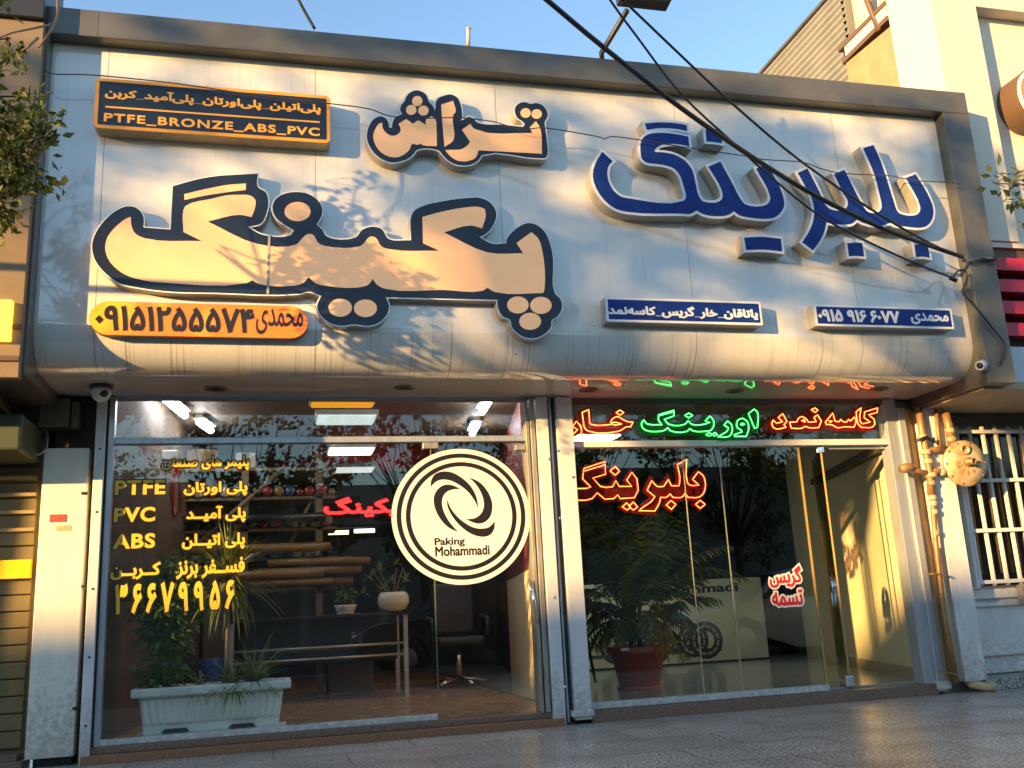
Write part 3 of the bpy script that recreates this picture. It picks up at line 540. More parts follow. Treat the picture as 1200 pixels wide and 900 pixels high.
M_ortxt = mat("orange_letters", (0.85,0.36,0.03), 0.35, emit=(1.0,0.36,0.02), es=0.12)
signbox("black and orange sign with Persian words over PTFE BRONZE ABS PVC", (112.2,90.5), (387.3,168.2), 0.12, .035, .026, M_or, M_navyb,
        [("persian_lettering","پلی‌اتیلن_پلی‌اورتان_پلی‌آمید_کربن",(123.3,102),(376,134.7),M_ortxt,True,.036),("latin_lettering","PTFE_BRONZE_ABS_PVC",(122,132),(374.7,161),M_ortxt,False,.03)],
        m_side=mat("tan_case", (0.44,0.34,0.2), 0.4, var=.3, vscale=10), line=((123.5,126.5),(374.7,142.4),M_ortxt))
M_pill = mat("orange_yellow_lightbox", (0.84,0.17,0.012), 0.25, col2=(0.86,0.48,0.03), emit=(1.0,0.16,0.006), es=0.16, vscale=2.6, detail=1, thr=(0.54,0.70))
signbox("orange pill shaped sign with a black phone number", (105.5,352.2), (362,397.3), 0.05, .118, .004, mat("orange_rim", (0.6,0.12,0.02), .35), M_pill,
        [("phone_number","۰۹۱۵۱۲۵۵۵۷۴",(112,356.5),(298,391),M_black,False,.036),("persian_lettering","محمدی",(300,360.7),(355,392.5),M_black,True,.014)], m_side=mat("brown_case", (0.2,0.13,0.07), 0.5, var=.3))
M_whl = mat("white_letters", (0.8,0.8,0.78), 0.35)
signbox("long narrow blue sign with white Persian words below the fascia middle", (708.5,347.5), (894.4,381.5), 0.10, .008, .020, M_rim, M_blue,
        [("persian_lettering","یاتاقان_خار_گریس_کاسه‌نمد",(712,356),(889,375.5),M_whl,True,.045)])
signbox("short blue sign with a white mobile number at the fascia's right end", (953,356.2), (1118.8,386), 0.10, .008, .020, M_rim, M_blue,
        [("phone_number","۰۹۱۵ ۹۱۶ ۶۰۷۷",(957.5,361.5),(1055.5,379),M_whl,False,.04),("persian_lettering","محمدی",(1066.5,366),(1113,381),M_whl,True,.034)])
# ------------------------------------------------------------------ neon
def neon(label, strokes, Y, core, sleeve, back, group, r=.0045):
    allp = [p for s, c in strokes for p in s]; c0 = at(sum(p[0] for p in allp)/len(allp), sum(p[1] for p in allp)/len(allp), Y)
    t = thing("neon_word", (c0.x, Y, c0.z), label, "neon sign", group)
    ct = MB(); st = MB(); bp = []
    for s, closed in strokes:
        w = [xz(x, y, Y) for x, y in s]
        if closed: w = smooth(w, corner=50, seg=3)
        ct.tube([(x, Y, z) for x, z in w], r*.62, 6, closed); st.tube([(x, Y+.006, z) for x, z in w], r*1.45, 6, closed)
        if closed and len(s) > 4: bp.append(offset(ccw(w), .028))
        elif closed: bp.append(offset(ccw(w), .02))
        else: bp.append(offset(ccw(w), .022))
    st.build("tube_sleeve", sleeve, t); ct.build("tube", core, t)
    plate(MB(), bp, Y+.022, Y+.026).build("glow_halo_board", back, t)  # tinted board added to stand in for the tubes' glow halo
    return t
M_ncore = emis("neon_amber", (1.0,0.28,0.05), 2.2); M_nred = emis("neon_red", (1.0,0.012,0.008), 1.0)
M_gcore = emis("neon_mint", (0.16,0.9,0.26), 1.3); M_ngrn = emis("neon_green", (0.004,0.6,0.05), 0.9)
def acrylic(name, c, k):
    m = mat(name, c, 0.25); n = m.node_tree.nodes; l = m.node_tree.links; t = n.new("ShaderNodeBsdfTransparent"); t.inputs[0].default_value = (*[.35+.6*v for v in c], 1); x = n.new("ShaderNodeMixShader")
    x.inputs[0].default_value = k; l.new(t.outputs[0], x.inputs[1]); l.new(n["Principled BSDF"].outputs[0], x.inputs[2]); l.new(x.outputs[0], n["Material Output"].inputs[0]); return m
M_bred = acrylic("red_halo_acrylic", (0.30,0.012,0.008), .32); M_bgrn = acrylic("green_halo_acrylic", (0.012,0.22,0.04), .32)  # see-through tints of the added boards that imitate the neon glow
N1 = lambda p: cl(660,440,10,p); N2 = lambda p: cl(740,440,7.5,p); N3 = lambda p: cl(890,440,7.5,p); N4 = lambda p: cl(664,525,6.667,p)
NY = -0.075
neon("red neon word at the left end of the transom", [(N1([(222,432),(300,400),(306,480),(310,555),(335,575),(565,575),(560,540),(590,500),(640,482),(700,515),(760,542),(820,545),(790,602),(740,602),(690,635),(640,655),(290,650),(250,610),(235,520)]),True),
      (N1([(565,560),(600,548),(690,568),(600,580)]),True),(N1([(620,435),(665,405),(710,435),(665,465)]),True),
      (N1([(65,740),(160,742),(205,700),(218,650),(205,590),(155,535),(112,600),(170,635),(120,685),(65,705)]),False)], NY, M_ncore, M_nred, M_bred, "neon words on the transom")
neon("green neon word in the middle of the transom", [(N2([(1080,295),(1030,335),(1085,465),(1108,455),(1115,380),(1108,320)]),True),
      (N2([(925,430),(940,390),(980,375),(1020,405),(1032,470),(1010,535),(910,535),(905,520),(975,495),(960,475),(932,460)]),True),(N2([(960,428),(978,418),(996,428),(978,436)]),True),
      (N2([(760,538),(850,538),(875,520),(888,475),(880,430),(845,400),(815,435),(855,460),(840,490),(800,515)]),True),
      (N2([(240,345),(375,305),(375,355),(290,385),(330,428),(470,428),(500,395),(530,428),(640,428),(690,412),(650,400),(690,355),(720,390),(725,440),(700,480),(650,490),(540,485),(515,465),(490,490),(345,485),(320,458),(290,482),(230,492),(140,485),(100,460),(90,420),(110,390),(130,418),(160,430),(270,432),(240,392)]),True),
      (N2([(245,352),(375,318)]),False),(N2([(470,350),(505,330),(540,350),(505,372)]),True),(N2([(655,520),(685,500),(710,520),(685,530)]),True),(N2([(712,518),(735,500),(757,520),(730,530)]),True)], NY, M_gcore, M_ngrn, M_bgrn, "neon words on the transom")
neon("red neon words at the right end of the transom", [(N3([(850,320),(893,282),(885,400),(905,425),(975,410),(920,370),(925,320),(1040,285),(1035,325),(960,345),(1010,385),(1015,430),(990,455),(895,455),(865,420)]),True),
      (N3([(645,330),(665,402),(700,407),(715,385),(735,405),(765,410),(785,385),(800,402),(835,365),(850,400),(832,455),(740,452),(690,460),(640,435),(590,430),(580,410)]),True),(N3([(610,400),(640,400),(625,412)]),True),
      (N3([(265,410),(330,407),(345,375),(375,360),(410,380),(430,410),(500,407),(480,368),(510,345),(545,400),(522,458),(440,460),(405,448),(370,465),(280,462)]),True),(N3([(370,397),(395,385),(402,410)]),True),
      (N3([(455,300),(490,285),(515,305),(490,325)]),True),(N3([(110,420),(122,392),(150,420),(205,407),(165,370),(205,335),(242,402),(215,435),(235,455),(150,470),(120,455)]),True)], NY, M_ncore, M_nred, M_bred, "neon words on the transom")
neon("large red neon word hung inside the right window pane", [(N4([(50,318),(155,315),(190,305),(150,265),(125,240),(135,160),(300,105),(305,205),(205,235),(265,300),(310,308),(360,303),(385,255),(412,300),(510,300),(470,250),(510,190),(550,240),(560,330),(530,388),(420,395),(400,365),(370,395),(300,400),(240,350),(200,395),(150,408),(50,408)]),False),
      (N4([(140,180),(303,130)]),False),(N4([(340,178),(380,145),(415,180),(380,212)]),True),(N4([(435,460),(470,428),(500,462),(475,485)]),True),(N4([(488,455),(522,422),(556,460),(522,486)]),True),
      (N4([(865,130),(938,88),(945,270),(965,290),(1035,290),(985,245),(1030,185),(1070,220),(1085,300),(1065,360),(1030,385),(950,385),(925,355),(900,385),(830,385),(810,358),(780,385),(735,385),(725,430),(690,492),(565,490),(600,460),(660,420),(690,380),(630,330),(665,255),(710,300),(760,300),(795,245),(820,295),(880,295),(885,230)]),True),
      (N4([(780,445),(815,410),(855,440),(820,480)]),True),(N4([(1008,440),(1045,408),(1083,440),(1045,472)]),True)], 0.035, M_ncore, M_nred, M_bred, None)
rnd = random.Random(7)
# ------------------------------------------------------------------ fittings on the fascia
def downlight(px, py, label):
    p = atz(px, py, 2.445); t = thing("downlight", (p.x, p.y, 2.445), label, "light", "round lights in the fascia soffit")
    MB().lathe((p.x,p.y,2.443), [(.075,0),(.078,-.006),(.06,-.008),(.055,0.0)], 24).build("trim_ring", mat("dull_chrome", (0.22,0.19,0.15), 0.3, metal=.6), t)
    MB().lathe((p.x,p.y,2.441), [(.054,-.004),(.03,-.002),(0,-.001)], 20).build("lens", mat("unlit_lens", (0.10,0.085,0.06), 0.3), t)
downlight(253,455,"unlit round soffit light nearest the dome camera"); downlight(474,454,"unlit round soffit light above the round logo sticker")
downlight(690,457,"unlit round soffit light left of the green reflection"); downlight(862,458,"unlit round soffit light above the green neon word"); downlight(1030,456,"unlit round soffit light at the far right end")
p = atz(119,452,2.445)
t = thing("security_camera", (p.x, p.y, 2.445), "white dome security camera under the fascia's left end", "camera")
MB().lathe((p.x,p.y,2.445), [(.075,0),(.075,-.022),(.068,-.026)], 24).build("base_ring", mat("dark_ring", (0.04,0.04,0.04), .4), t)
MB().lathe((p.x,p.y,2.42), [(.066,0),(.064,-.03),(.052,-.062),(.03,-.082),(0,-.09)], 24).build("dome", mat("camera_white", (0.62,0.61,0.57), .35), t)
MB().lathe((p.x+.03,p.y-.055,2.378), [(.026,0),(.022,.008),(0,.010)], 16, axis=(.45,-.8,-.45)).lathe((p.x+.008,p.y-.062,2.372),[(.008,0),(.006,.006),(0,.007)],10,axis=(.1,-.9,-.4)).build("lens", M_cable, t)
p = at(1150,428,-.985)
t = thing("security_camera", tuple(p), "white bullet security camera at the fascia's lower right corner", "camera")
ax = Vector((-.80,-.50,-.28)).normalized()
MB().lathe(p-ax*.05, [(.03,0),(.038,.01),(.038,.085),(.034,.10),(.028,.10),(.026,.085),(0,.085)], 20, axis=ax).build("body", mat("camera_white", (0.62,0.61,0.57), .35), t)
MB().lathe(p+ax*.034, [(.025,0),(.016,.008),(0,.009)], 16, axis=ax).build("lens", M_cable, t)
MB().tube([p+Vector((.01,.0,-.02)), p+Vector((.03,.02,.02)), p+Vector((.05,.03,.0))], .014).lathe(p+Vector((.05,.02,0)),[(.035,-.01),(.035,.01),(0,.012)],16,axis=(0,-1,0)).build("bracket", mat("camera_white", (0.62,0.61,0.57), .35), t)
p = at(1147,300,-.99)
t = thing("cable_clamp", tuple(p), "grey cable clamp fixed on the fascia frame's right side", "clamp")
MB().tube([at(1128,305,-1.0), at(1138,306,-1.02), at(1150,302,-1.02), at(1168,304,-1.0)], .014).build("clamp_arm", M_frame, t)
MB().tube([at(1158,301,-1.0), at(1170,302,-1.02), at(1172,307,-1.02), at(1160,308,-1.0)], .006).build("clamp_ring", M_frame, t)
# floodlight over the parapet
b0 = at(705,62,-.75); b1 = at(735,12,-1.15)
t = thing("floodlight", tuple(b0), "black floodlight on a slanting arm above the parapet", "floodlight")
MB().tube([b0-Vector((0,0,.12)), b0, b1], .022, 8).build("arm", M_cable, t)
c = at(758,-8,-1.35); Ml = Matrix.Translation(c) @ Matrix.Rotation(math.radians(-8),4,'X')
MB().box(-.20,.20,-.13,.13,-.035,.05,bev=.012,M=Ml).build("lamp_housing", mat("flood_black", (0.03,0.03,0.034), .45), t)
MB().box(-.175,.175,-.11,.11,-.040,-.036,M=Ml).build("lamp_glass", mat("flood_glass", (0.10,0.09,0.08), .12), t)
p = at(548,47,-.6); q = at(549,33,-.6)
tag(MB().tube([p-Vector((0,0,.1)), q], .016, 10).lathe(q,[(.02,-.01),(.02,.0),(0,.004)],10).build("vent_pipe", mat("pale_pipe", (0.4,0.36,0.33), .6)), "short pale pipe stub standing up behind the parapet", "pipe")
# ------------------------------------------------------------------ cables
def cable(label, pts, r, Ys, m=M_cable, group="cables strung across the fascia"):
    n = len(pts); w = [at(x, y, Ys[0]+(Ys[1]-Ys[0])*i/(n-1)) for i, (x, y) in enumerate(pts)]
    P = []
    for i in range(n-1):
        p0, p1, p2, p3 = w[max(i-1,0)], w[i], w[i+1], w[min(i+2,n-1)]
        for k in range(4):
            u = k/4; P.append(0.5*((2*p1)+(p2-p0)*u+(2*p0-5*p1+4*p2-p3)*u*u+(3*p1-p0-3*p2+p3)*u**3))
    P.append(w[-1]); return tag(MB().tube(P, r, 8).build("cable", m), label, "cable", group)
cable("thickest black cable sloping down across the blue word", [(600,-34),(641,0),(706.7,55),(798.3,126.7),(883,185),(957,230),(1033,267),(1090,288),(1128,301)], .017, (-2.2,-1.03))
cable("thin black cable running close beside the thickest cable", [(680,-55),(715,0),(746.7,43.3),(798,110),(860,168),(903,207),(967,257),(1053,300),(1117,326)], .008, (-2.0,-1.06))
cable("uppermost thin black cable crossing the blue word", [(700,-28),(733,3),(798,65),(860,123),(940,190),(1033,253),(1100,290),(1128,299)], .009, (-1.9,-1.04))
cable("short black cable crossing the sky above the left parapet", [(335,-28),(350,0),(358,15),(369,34)], .012, (-.5,-.4))
cable("black cable loop hanging from the clamp to the small camera", [(1117,326),(1122,318),(1131,317),(1133,328),(1128,342),(1135,351),(1148,366),(1166,388),(1177,403),(1176,416),(1171,428)], .007, (-1.02,-.99))
tag(MB().lathe(at(1117,327,-1.03), [(.0,-.03),(.018,-.03),(.018,.03),(0,.03)], 10, axis=(1,0,-.4)).build("cable_joint", M_cable), "small black connector block on the thin cable", "connector")
cable("thin brown wire crossing the fascia and its letters", [(52,83),(67,87),(110,88),(200,97),(270,107),(330,115),(387,121.5),(430,127),(450,134),(465,137),(500,138.5),(540,138),(575,142),(590,146),(612,152),(640,150),(700,160),(708,163),(718,160),(750,164),(806,173),(875,183),(897,187),(940,190),(960,197),(987,203),(1043,206),(1055,208.5),(1078,212),(1110,213.5),(1125,215)], .0042, (-1.03,-1.03), mat("brown_wire", (0.09,0.05,0.045), .6))
# ------------------------------------------------------------------ left neighbour
nb = thing("neighbour_shop", (-3.5, -1.05, 0), "tan clad neighbouring shop with a roller shutter at the left edge", "building")
NX = -1.487
MB().box(-7, NX, -1.05, -.985, 2.32, 4.72, bev=.004).box(-7, -1.765, -.985, 0, 2.32, 4.72).build("fascia", M_goldpaint, nb)
MB().box(-7, NX+.005, -1.09, -.6, 4.72, 5.3, bev=.006).build("parapet", mat("black_parapet", (0.02,0.022,0.028), .4), nb)
MB().box(-7, NX-.002, -1.065, -1.052, 2.42, 2.45).box(-7, NX-.002, -1.065, -1.052, 2.62, 2.645).build("trim", mat("brown_trim", (0.1,0.06,0.03), .5), nb)
a = at(16,353,-1.07); b = at(16,400,-1.07)
MB().box(-3.6, a.x, -1.10, -1.052, b.z, a.z, bev=.006).build("lit_sign", emis("yellow_lit_sign", (1.0,0.55,0.04), 1.1), nb)
MB().box(-7, -1.765, -.6, -.02, 2.30, 2.318).build("soffit", M_goldpaint, nb)
MB().box(-7, -1.58, -.5, .05, 1.98, 2.22, bev=.02).build("shutter_box", mat("green_brown_box", (0.055,0.065,0.035), .5, var=.3), nb)
sh = MB()
for i in range(17):
    z = 0.12+i*.109
    sh.box(-7, -1.60, .10+.004*(i%2), .13, z, z+.102, bev=.006)
sh.build("shutter_slats", mat("olive_shutter", (0.22,0.17,0.07), .45, metal=.2, var=.25, vscale=3), nb)
sh2 = MB()
for i in range(5): sh2.box(-7, -1.60, .07, .10, 1.52+i*.12, 1.545+i*.12, bev=.004)
sh2.build("grille_bars", mat("tan_grille", (0.34,0.25,0.12), .45), nb)
a = at(20,656,.06); b = at(20,678,.06)
MB().box(-7, -1.60, .055, .098, b.z, a.z, bev=.003).build("yellow_band", mat("bright_yellow_band", (0.85,0.55,0.005), .4), nb)
MB().box(-7, -1.58, .14, .3, 0, 2.6).build("wall", M_goldpaint, nb)
MB().box(-7, -1.56, -.05, .14, 0, .05, bev=.006).box(-7, -1.60, .02, .12, .05, .09, bev=.004).build("threshold", M_stone, nb)
ca = thing("metal_cabinet", (-1.4, 0, 0.05), "tall cream painted sheet metal cabinet with a small red sticker", "cabinet")
MB().box(-1.545, -1.255, -.03, .22, .055, 2.075, bev=.006).build("body", mat("cream_paint_metal", (0.80,0.77,0.66), .38, var=.12, vscale=4, stretch=(2,2,.5), bump=.05, bscale=30), ca); grime(MATS["cream_paint_metal"], .9, (0.30,0.25,0.17), .6)
hg = MB()
for py in (578,687,830): p = at(100 if py < 700 else 90,py,-.035); hg.box(p.x-.025,p.x+.015,-.042,-.03,p.z-.009,p.z+.009)
hg.build("hinge", M_dark, ca)
a, b = at(58.5,603,-.033), at(77.5,611.5,-.033)
MB().box(a.x,b.x,-.0335,-.030,b.z,a.z).build("sticker", mat("faded_red_sticker", (0.5,0.08,0.07), .6, var=.5, vscale=60), ca)
a, b = at(66,616,-.033), at(83,622,-.033)
MB().box(a.x,b.x,-.0325,-.030,b.z,a.z).build("torn_sticker", mat("torn_paper", (0.6,0.48,0.26), .7, var=.4, vscale=70), ca)
MB().box(-1.50, -1.27, .0, .18, .0, .05).build("foot", M_dark, ca)
el = thing("electric_box", (-1.42, 0, 2.1), "brown electric box with loose wires above the cream cabinet", "electric box")
a, b = at(50,466,-.1), at(80,499,-.1)
MB().box(a.x-.02,b.x,-.1,.1,b.z,a.z,bev=.01).build("body", mat("dirty_brown_box", (0.13,0.09,0.05), .5, var=.4, vscale=8), el)
MB().box(b.x+.01,b.x+.06,-.08,.1,b.z-.01,a.z-.02,bev=.006).build("open_lid", mat("dirty_brown_box", (0.13,0.09,0.05), .5), el)
MB().tube([at(56,512,-.08), at(55,526,-.1), at(46,533,-.12), at(38,531,-.12), at(33,525,-.1)], .006).build("loose_wire", mat("tan_wire", (0.45,0.3,0.18), .5), el)
MB().lathe(at(78,524,0), [(.022,-.03),(.022,.02),(.014,.03),(.014,.05)], 14).build("copper_fitting", mat("copper", (0.5,0.2,0.08), .35, metal=.8), el)
MB().box(-1.56,-1.20,.14,.24,1.9,2.5).build("dark_recess", M_dark, el)
rl = thing("shutter_rail", (-1.18, 0, 0.0), "white roller shutter rail beside the cream cabinet", "rail")
MB().box(-1.215,-1.150,-.08,.07,.0,2.44,bev=.004).build("post", M_whitemetal, rl)
MB().box(-1.150,-1.141,-.05,.07,.0,2.44).build("slot", M_dark, rl)
sb = MB()
for py in (526,600,690,770,850): p = at(110,py,-.08); sb.lathe((-1.18,-.081,p.z), [(.008,0),(.006,.004),(0,.005)], 8, axis=(0,-1,0))
sb.build("screw_head", M_dark, rl)
# ------------------------------------------------------------------ right neighbour
nr = thing("neighbour_building", (8, -.4, 0), "bright white rendered building rising beyond the fascia's right end", "building")
SX, SY = 5.64, -.76
a = at(1140,7,SY); b = at(1168,120,SY); rx = (a.x+b.x)/2
rz = a.z
zb = at(1150,281,SY).z
MB().box(SX, rx, SY, -.2, zb, 9.5, bev=.004).box(rx, 14, SY, -.2, rz, 9.5, bev=.004).box(rx, 14, SY+.14, -.2, zb, rz).build("wall", M_whitewall, nr)
MB().box(SX+.01, 14, .2, .3, 0, 4.6).box(SX+.02, 14, SY+.02, -.2, zb-.05, zb-.001).build("side_wall", M_whitewall, nr)
MB().box(SX+.03, 14, SY+.05, -.2, zb-.27, zb-.051).build("dark_soffit", mat("brown_soffit", (0.09,0.045,0.03), .5), nr)
lv = MB(); z0, z1 = at(1175,397,-.85).z, at(1165,301,-.85).z; n = 4; pitch = (z1-z0)/3.75
for i in range(n):
    z = z1-i*pitch; lv.add([Vector(v) for v in ((SX+.02,-.86,z-.115),(14,-.86,z-.115),(14,-.84,z),(SX+.02,-.84,z),(SX+.02,-.70,z-.10),(14,-.70,z-.10),(14,-.70,z+.0),(SX+.02,-.70,z+.0))], [(0,1,2,3),(4,7,6,5),(0,4,5,1),(3,2,6,7),(0,3,7,4),(1,5,6,2)])
lv.build("red_louvers", M_red, nr)
MB().box(SX+.02, 14, -.70, -.55, z0-.06, zb-.27).build("louver_back", mat("grey_louver_back", (0.12,0.12,0.125), .6), nr)
MB().box(SX+.02, 14, -.84, -.55, 2.40, z0-.062, bev=.004).build("lower_fascia", mat("pale_blue_panel", (0.5,0.55,0.6), .35), nr)
MB().box(SX-.2, 14, -.84, .06, 2.34, 2.399).build("beige_soffit", mat("beige_soffit", (0.5,0.38,0.24), .6, var=.15), nr)
bx = MB(); p = at(1192,118,SY)
ctr = at(1214,112,SY-.10); R = 0.19
sg = thing("round_sign", tuple(ctr), "round orange sign with a white rim on the white building", "sign")
plate(MB(), [ell(ctr.x,ctr.z,R*1.05,R*1.35,40)], SY-.10, SY+.139).build("sign_case", mat("dark_sign_side", (0.12,0.07,0.04), .5), sg)
plate(MB(), [ell(ctr.x,ctr.z,R,R*1.28,40), ell(ctr.x,ctr.z,R*.84,R*1.12,40)[::-1]], SY-.112, SY-.10, rule='evenodd').build("sign_rim", M_stickw, sg)
plate(MB(), [ell(ctr.x,ctr.z,R*.835,R*1.115,40)], SY-.106, SY-.10).build("sign_face", mat("orange_sign_face", (0.72,0.25,0.06), .4), sg)
# rear parts of the neighbour seen above the parapet
tt = thing("mud_wall", (6.0, .2, 5.0), "rough tan mud plastered wall behind the white building's corner", "wall")
z = at(1030,42,-.2)
MB().add([(SX+.0,-.2,4.8),(SX+.0,.52,4.8),(7,.52,4.8),(7,-.2,4.8),(SX+.0,-.2,6.04),(SX+.0,.52,6.10),(7,.52,6.10),(7,-.2,6.04)], [(0,3,2,1),(4,5,6,7),(0,1,5,4),(1,2,6,5),(2,3,7,6),(3,0,4,7)]).build("wall", M_mud, tt)
MB().box(SX-.02, 6.4, -.2, .56, 6.11, 6.16).build("coping", mat("dark_beam", (0.12,0.07,0.05), .6), tt)
MB().box(SX-.01, 5.75, -.2, .5, 6.161, 6.27).build("cream_board", M_whitewall, tt)
MB().box(SX-.02, 6.4, -.2, .60, 6.275, 6.32).tube([(SX,-.05,6.1),(SX,.06,6.5),(SX,.02,7.3)], .03).build("dark_rail", mat("dark_beam", (0.12,0.07,0.05), .6), tt)
ct = thing("rooftop_shed", (6.2, 2, 5), "corrugated tin rooftop shed catching low sunlight", "shed")
co = MB(); vs = []; fs = []; k = 0; y0c, y1c = .58, 2.55; N = 200; ztop, zbot = 7.05, 4.7
for i in range(N+1):
    z = zbot+(ztop-zbot)*i/N; x = SX+.10+.021*math.sin(2*math.pi*z/.080); vs += [(x,y0c,z),(x,y1c,z)]
for i in range(N): fs.append((2*i,2*i+2,2*i+3,2*i+1))
co.add(vs, fs, True); co.box(SX+.13, 8, y0c, y1c, zbot, ztop); co.build("tin_wall", M_corr, ct)
MB().box(SX+.06, 8.05, y0c-.02, y1c+.03, ztop, ztop+.03).build("roof_edge", M_frame, ct)
tk = thing("water_tank", (5.85, .1, 6.1), "pale rooftop tank half hidden behind the white building", "tank")
MB().lathe((5.98,.30,6.1), [(.24,0),(.27,.06),(.27,1.4),(.22,1.5),(.0,1.52)], 24).build("body", mat("pale_tank", (0.62,0.55,0.42), .5, var=.2), tk)
# grilled window and door panel of the neighbour
wd = thing("neighbour_door", (6.3, .1, 0), "white panelled door with a barred window beside the gas regulator", "door")
p = [at(*q,.10) for q in ((1122,503),(1148,690),(1200,687))]
gx0 = 5.80; z0g, z1g = .83, 2.19
MB().box(5.62, 9, .12, .19, .09, 2.34).build("door_leaf", M_whitemetal, wd)
MB().box(gx0, 9, .105, .121, z0g, z1g).build("window_glass", mat("dark_window", (0.02,0.018,0.015), .08), wd)
cu = MB()
for i in range(28): x = gx0+.03+i*.1; cu.tube([(x+rnd.uniform(-.02,.02),.1035,z0g+.1),(x,.1035,z1g)], .018, 6, r2=.012)
cu.build("curtain", mat("brown_curtain", (0.18,0.11,0.04), .8, var=.5, vscale=12), wd)
gr = MB()
for i in range(12): x = gx0+.035+i*.135; gr.box(x-.014,x+.014,.02,.045,z0g,z1g+.02,bev=.003)
for i in range(4): z = z0g+.03+i*(z1g-z0g-.06)/3; gr.box(gx0,9,.0,.02,z-.016,z+.016,bev=.003)
gr.box(gx0-.03,gx0,.0,.05,z0g-.02,z1g+.05); gr.build("grille", M_whitemetal, wd)
MB().box(gx0-.1,9,.08,.119,.72,.80,bev=.01).box(gx0-.1,9,.09,.119,.655,.69,bev=.008).box(gx0-.1,9,.09,.119,.25,.29,bev=.008).box(gx0-.1,9,.09,.119,.11,.16,bev=.008).build("moulding", M_whitemetal, wd)
MB().box(gx0+.42,gx0+.50,.0,.08,.66,.83,bev=.01).build("bolt_latch", M_gold, wd)
hz = MB()
for i in range(5): hz.box(5.62, 9, .06+.006*i, .119, 2.215+i*.025, 2.235+i*.025)
hz.build("header_slats", M_frame, wd)
MB().box(5.62, 9, -.10, .12, .0, .088, bev=.006).build("door_step", M_pave, wd)
pc = thing("pillar_cover", (5.52, -.1, 0.1), "white sheet metal pillar cover standing right of the pipes", "pillar")
MB().box(5.41, 5.62, -.13, .12, .085, 2.34, bev=.006).build("cover", M_whitemetal, pc)
MB().tube([(5.49,-.05,.10),(5.49,-.09,.06),(5.56,-.16,.04),(5.62,-.20,.035)], .035, 10).build("drain_elbow", mat("tan_plastic", (0.5,0.36,0.2), .5), pc)
jb = thing("jamb_strip", (5.28, 0, 0), "dirty cream jamb strips right of the glass shopfront", "pillar")
MB().box(5.20, 5.262, -.07, .12, .02, 2.36, bev=.004).build("grey_strip", M_alu, jb)
MB().box(5.268, 5.335, -.02, .12, .0, 2.36, bev=.004).build("cream_strip", mat("dirty_cream", (0.52,0.40,0.22), .5, var=.4, vscale=6, stretch=(3,3,.6)), jb)
MB().box(5.336, 5.41, .03, .12, .0, 2.36).build("orange_strip", mat("dirty_orange", (0.42,0.24,0.09), .6, var=.4, vscale=6), jb)
MB().box(5.18, 5.30, -.10, .0, .035, .10, bev=.01).build("rail_foot", M_whitemetal, jb)
# ------------------------------------------------------------------ gas regulator
GY = -.20; g = at(1131,543,GY)
gm = thing("gas_regulator", tuple(g), "rusty cream gas regulator disc with valves and pipes", "gas regulator")
axg = Vector((-.10,-1,-.04)).normalized(); M_reg = mat("rusty_cream_enamel", (0.50,0.40,0.24), .35, metal=.15, var=.6, vscale=9, col2=(0.34,0.15,0.04), thr=(.47,.70), bump=.08, bscale=40)
MB().lathe(g, [(.0,-.06),(.12,-.05),(.175,-.03),(.192,-.025),(.192,-.008),(.196,-.004),(.196,.008),(.165,.012),(.150,.028),(.10,.040),(.06,.044),(.0,.046)], 48, axis=axg).build("disc", M_reg, gm)
u0 = axg.cross(Vector((0,0,1))).normalized(); v0 = u0.cross(axg); rs = MB(); N = 40; c = g+axg*.0415
rr_ = [(.085+.022*math.sin(k*1.7)+.016*math.sin(k*4.1+1)+.012*rnd.random())*(1.0 if math.sin(2*math.pi*k/N) < 0.3 else .55) for k in range(N)]
pts = [c+(u0*math.cos(2*math.pi*k/N)+v0*math.sin(2*math.pi*k/N))*rr_[k]*s_+axg*(.0055*(1-s_)) for s_ in (1,.5) for k in range(N)]
rs.add(pts+[c+axg*.0055], [(k,(k+1)%N,N+(k+1)%N,N+k) for k in range(N)]+[(N+k,N+(k+1)%N,2*N) for k in range(N)], True)
rs.build("rust_patch", mat("rust", (0.22,0.085,0.025), .8, var=.6, vscale=40, col2=(0.36,0.20,0.08)), gm)
bo = MB()
for k in range(10):
    a = 2*math.pi*k/10; u = axg.cross(Vector((0,0,1))).normalized(); v = u.cross(axg)
    bo.lathe(g+(u*math.cos(a)+v*math.sin(a))*.178+axg*.008, [(.009,0),(.009,.010),(0,.011)], 6, axis=axg)
bo.build("bolt", M_rustp, gm)
q = at(1133,541,GY-.05)
MB().lathe(q, [(.036,0),(.036,.03),(.028,.032),(.028,.075),(.022,.078),(.020,.045),(0,.045)], 20, axis=(.15,-1,-.1)).build("vent_nozzle", M_rustp, gm)
q = at(1130,527,GY-.04); MB().lathe(q, [(.044,0),(.044,.02),(.030,.022),(.030,.0),(0,.0)], 20, axis=axg).build("cap_ring", M_reg, gm)
def pipe(name, pts, r, Y=-.16, m=M_rustp): return MB().tube([at(x,y,Y) for x,y in pts], r, 12).build(name, m, gm)
pipe("pipe", [(1076,478),(1080,502),(1085,528),(1090,556),(1091,580)], .030); pipe("pipe", [(1097,480),(1099,505),(1102,528)], .017)
pipe("pipe", [(1107,482),(1112,500),(1116,524)], .036); pipe("pipe", [(1085,528),(1110,526)], .026); pipe("pipe", [(1090,552),(1108,552)], .024)
pipe("pipe", [(1091,556),(1063,548)], .022); pipe("down_pipe", [(1092,560),(1094,600),(1097,640),(1107,720),(1121,800)], .023); pipe("down_pipe", [(1097,640),(1106,720),(1115,800)], .012, -.11)
MB().lathe(at(1064,548,-.165), [(.0,-.075),(.034,-.07),(.042,-.02),(.036,.04),(.02,.06)], 16, axis=(1,0,.15)).build("valve_handle", M_rustp, gm)
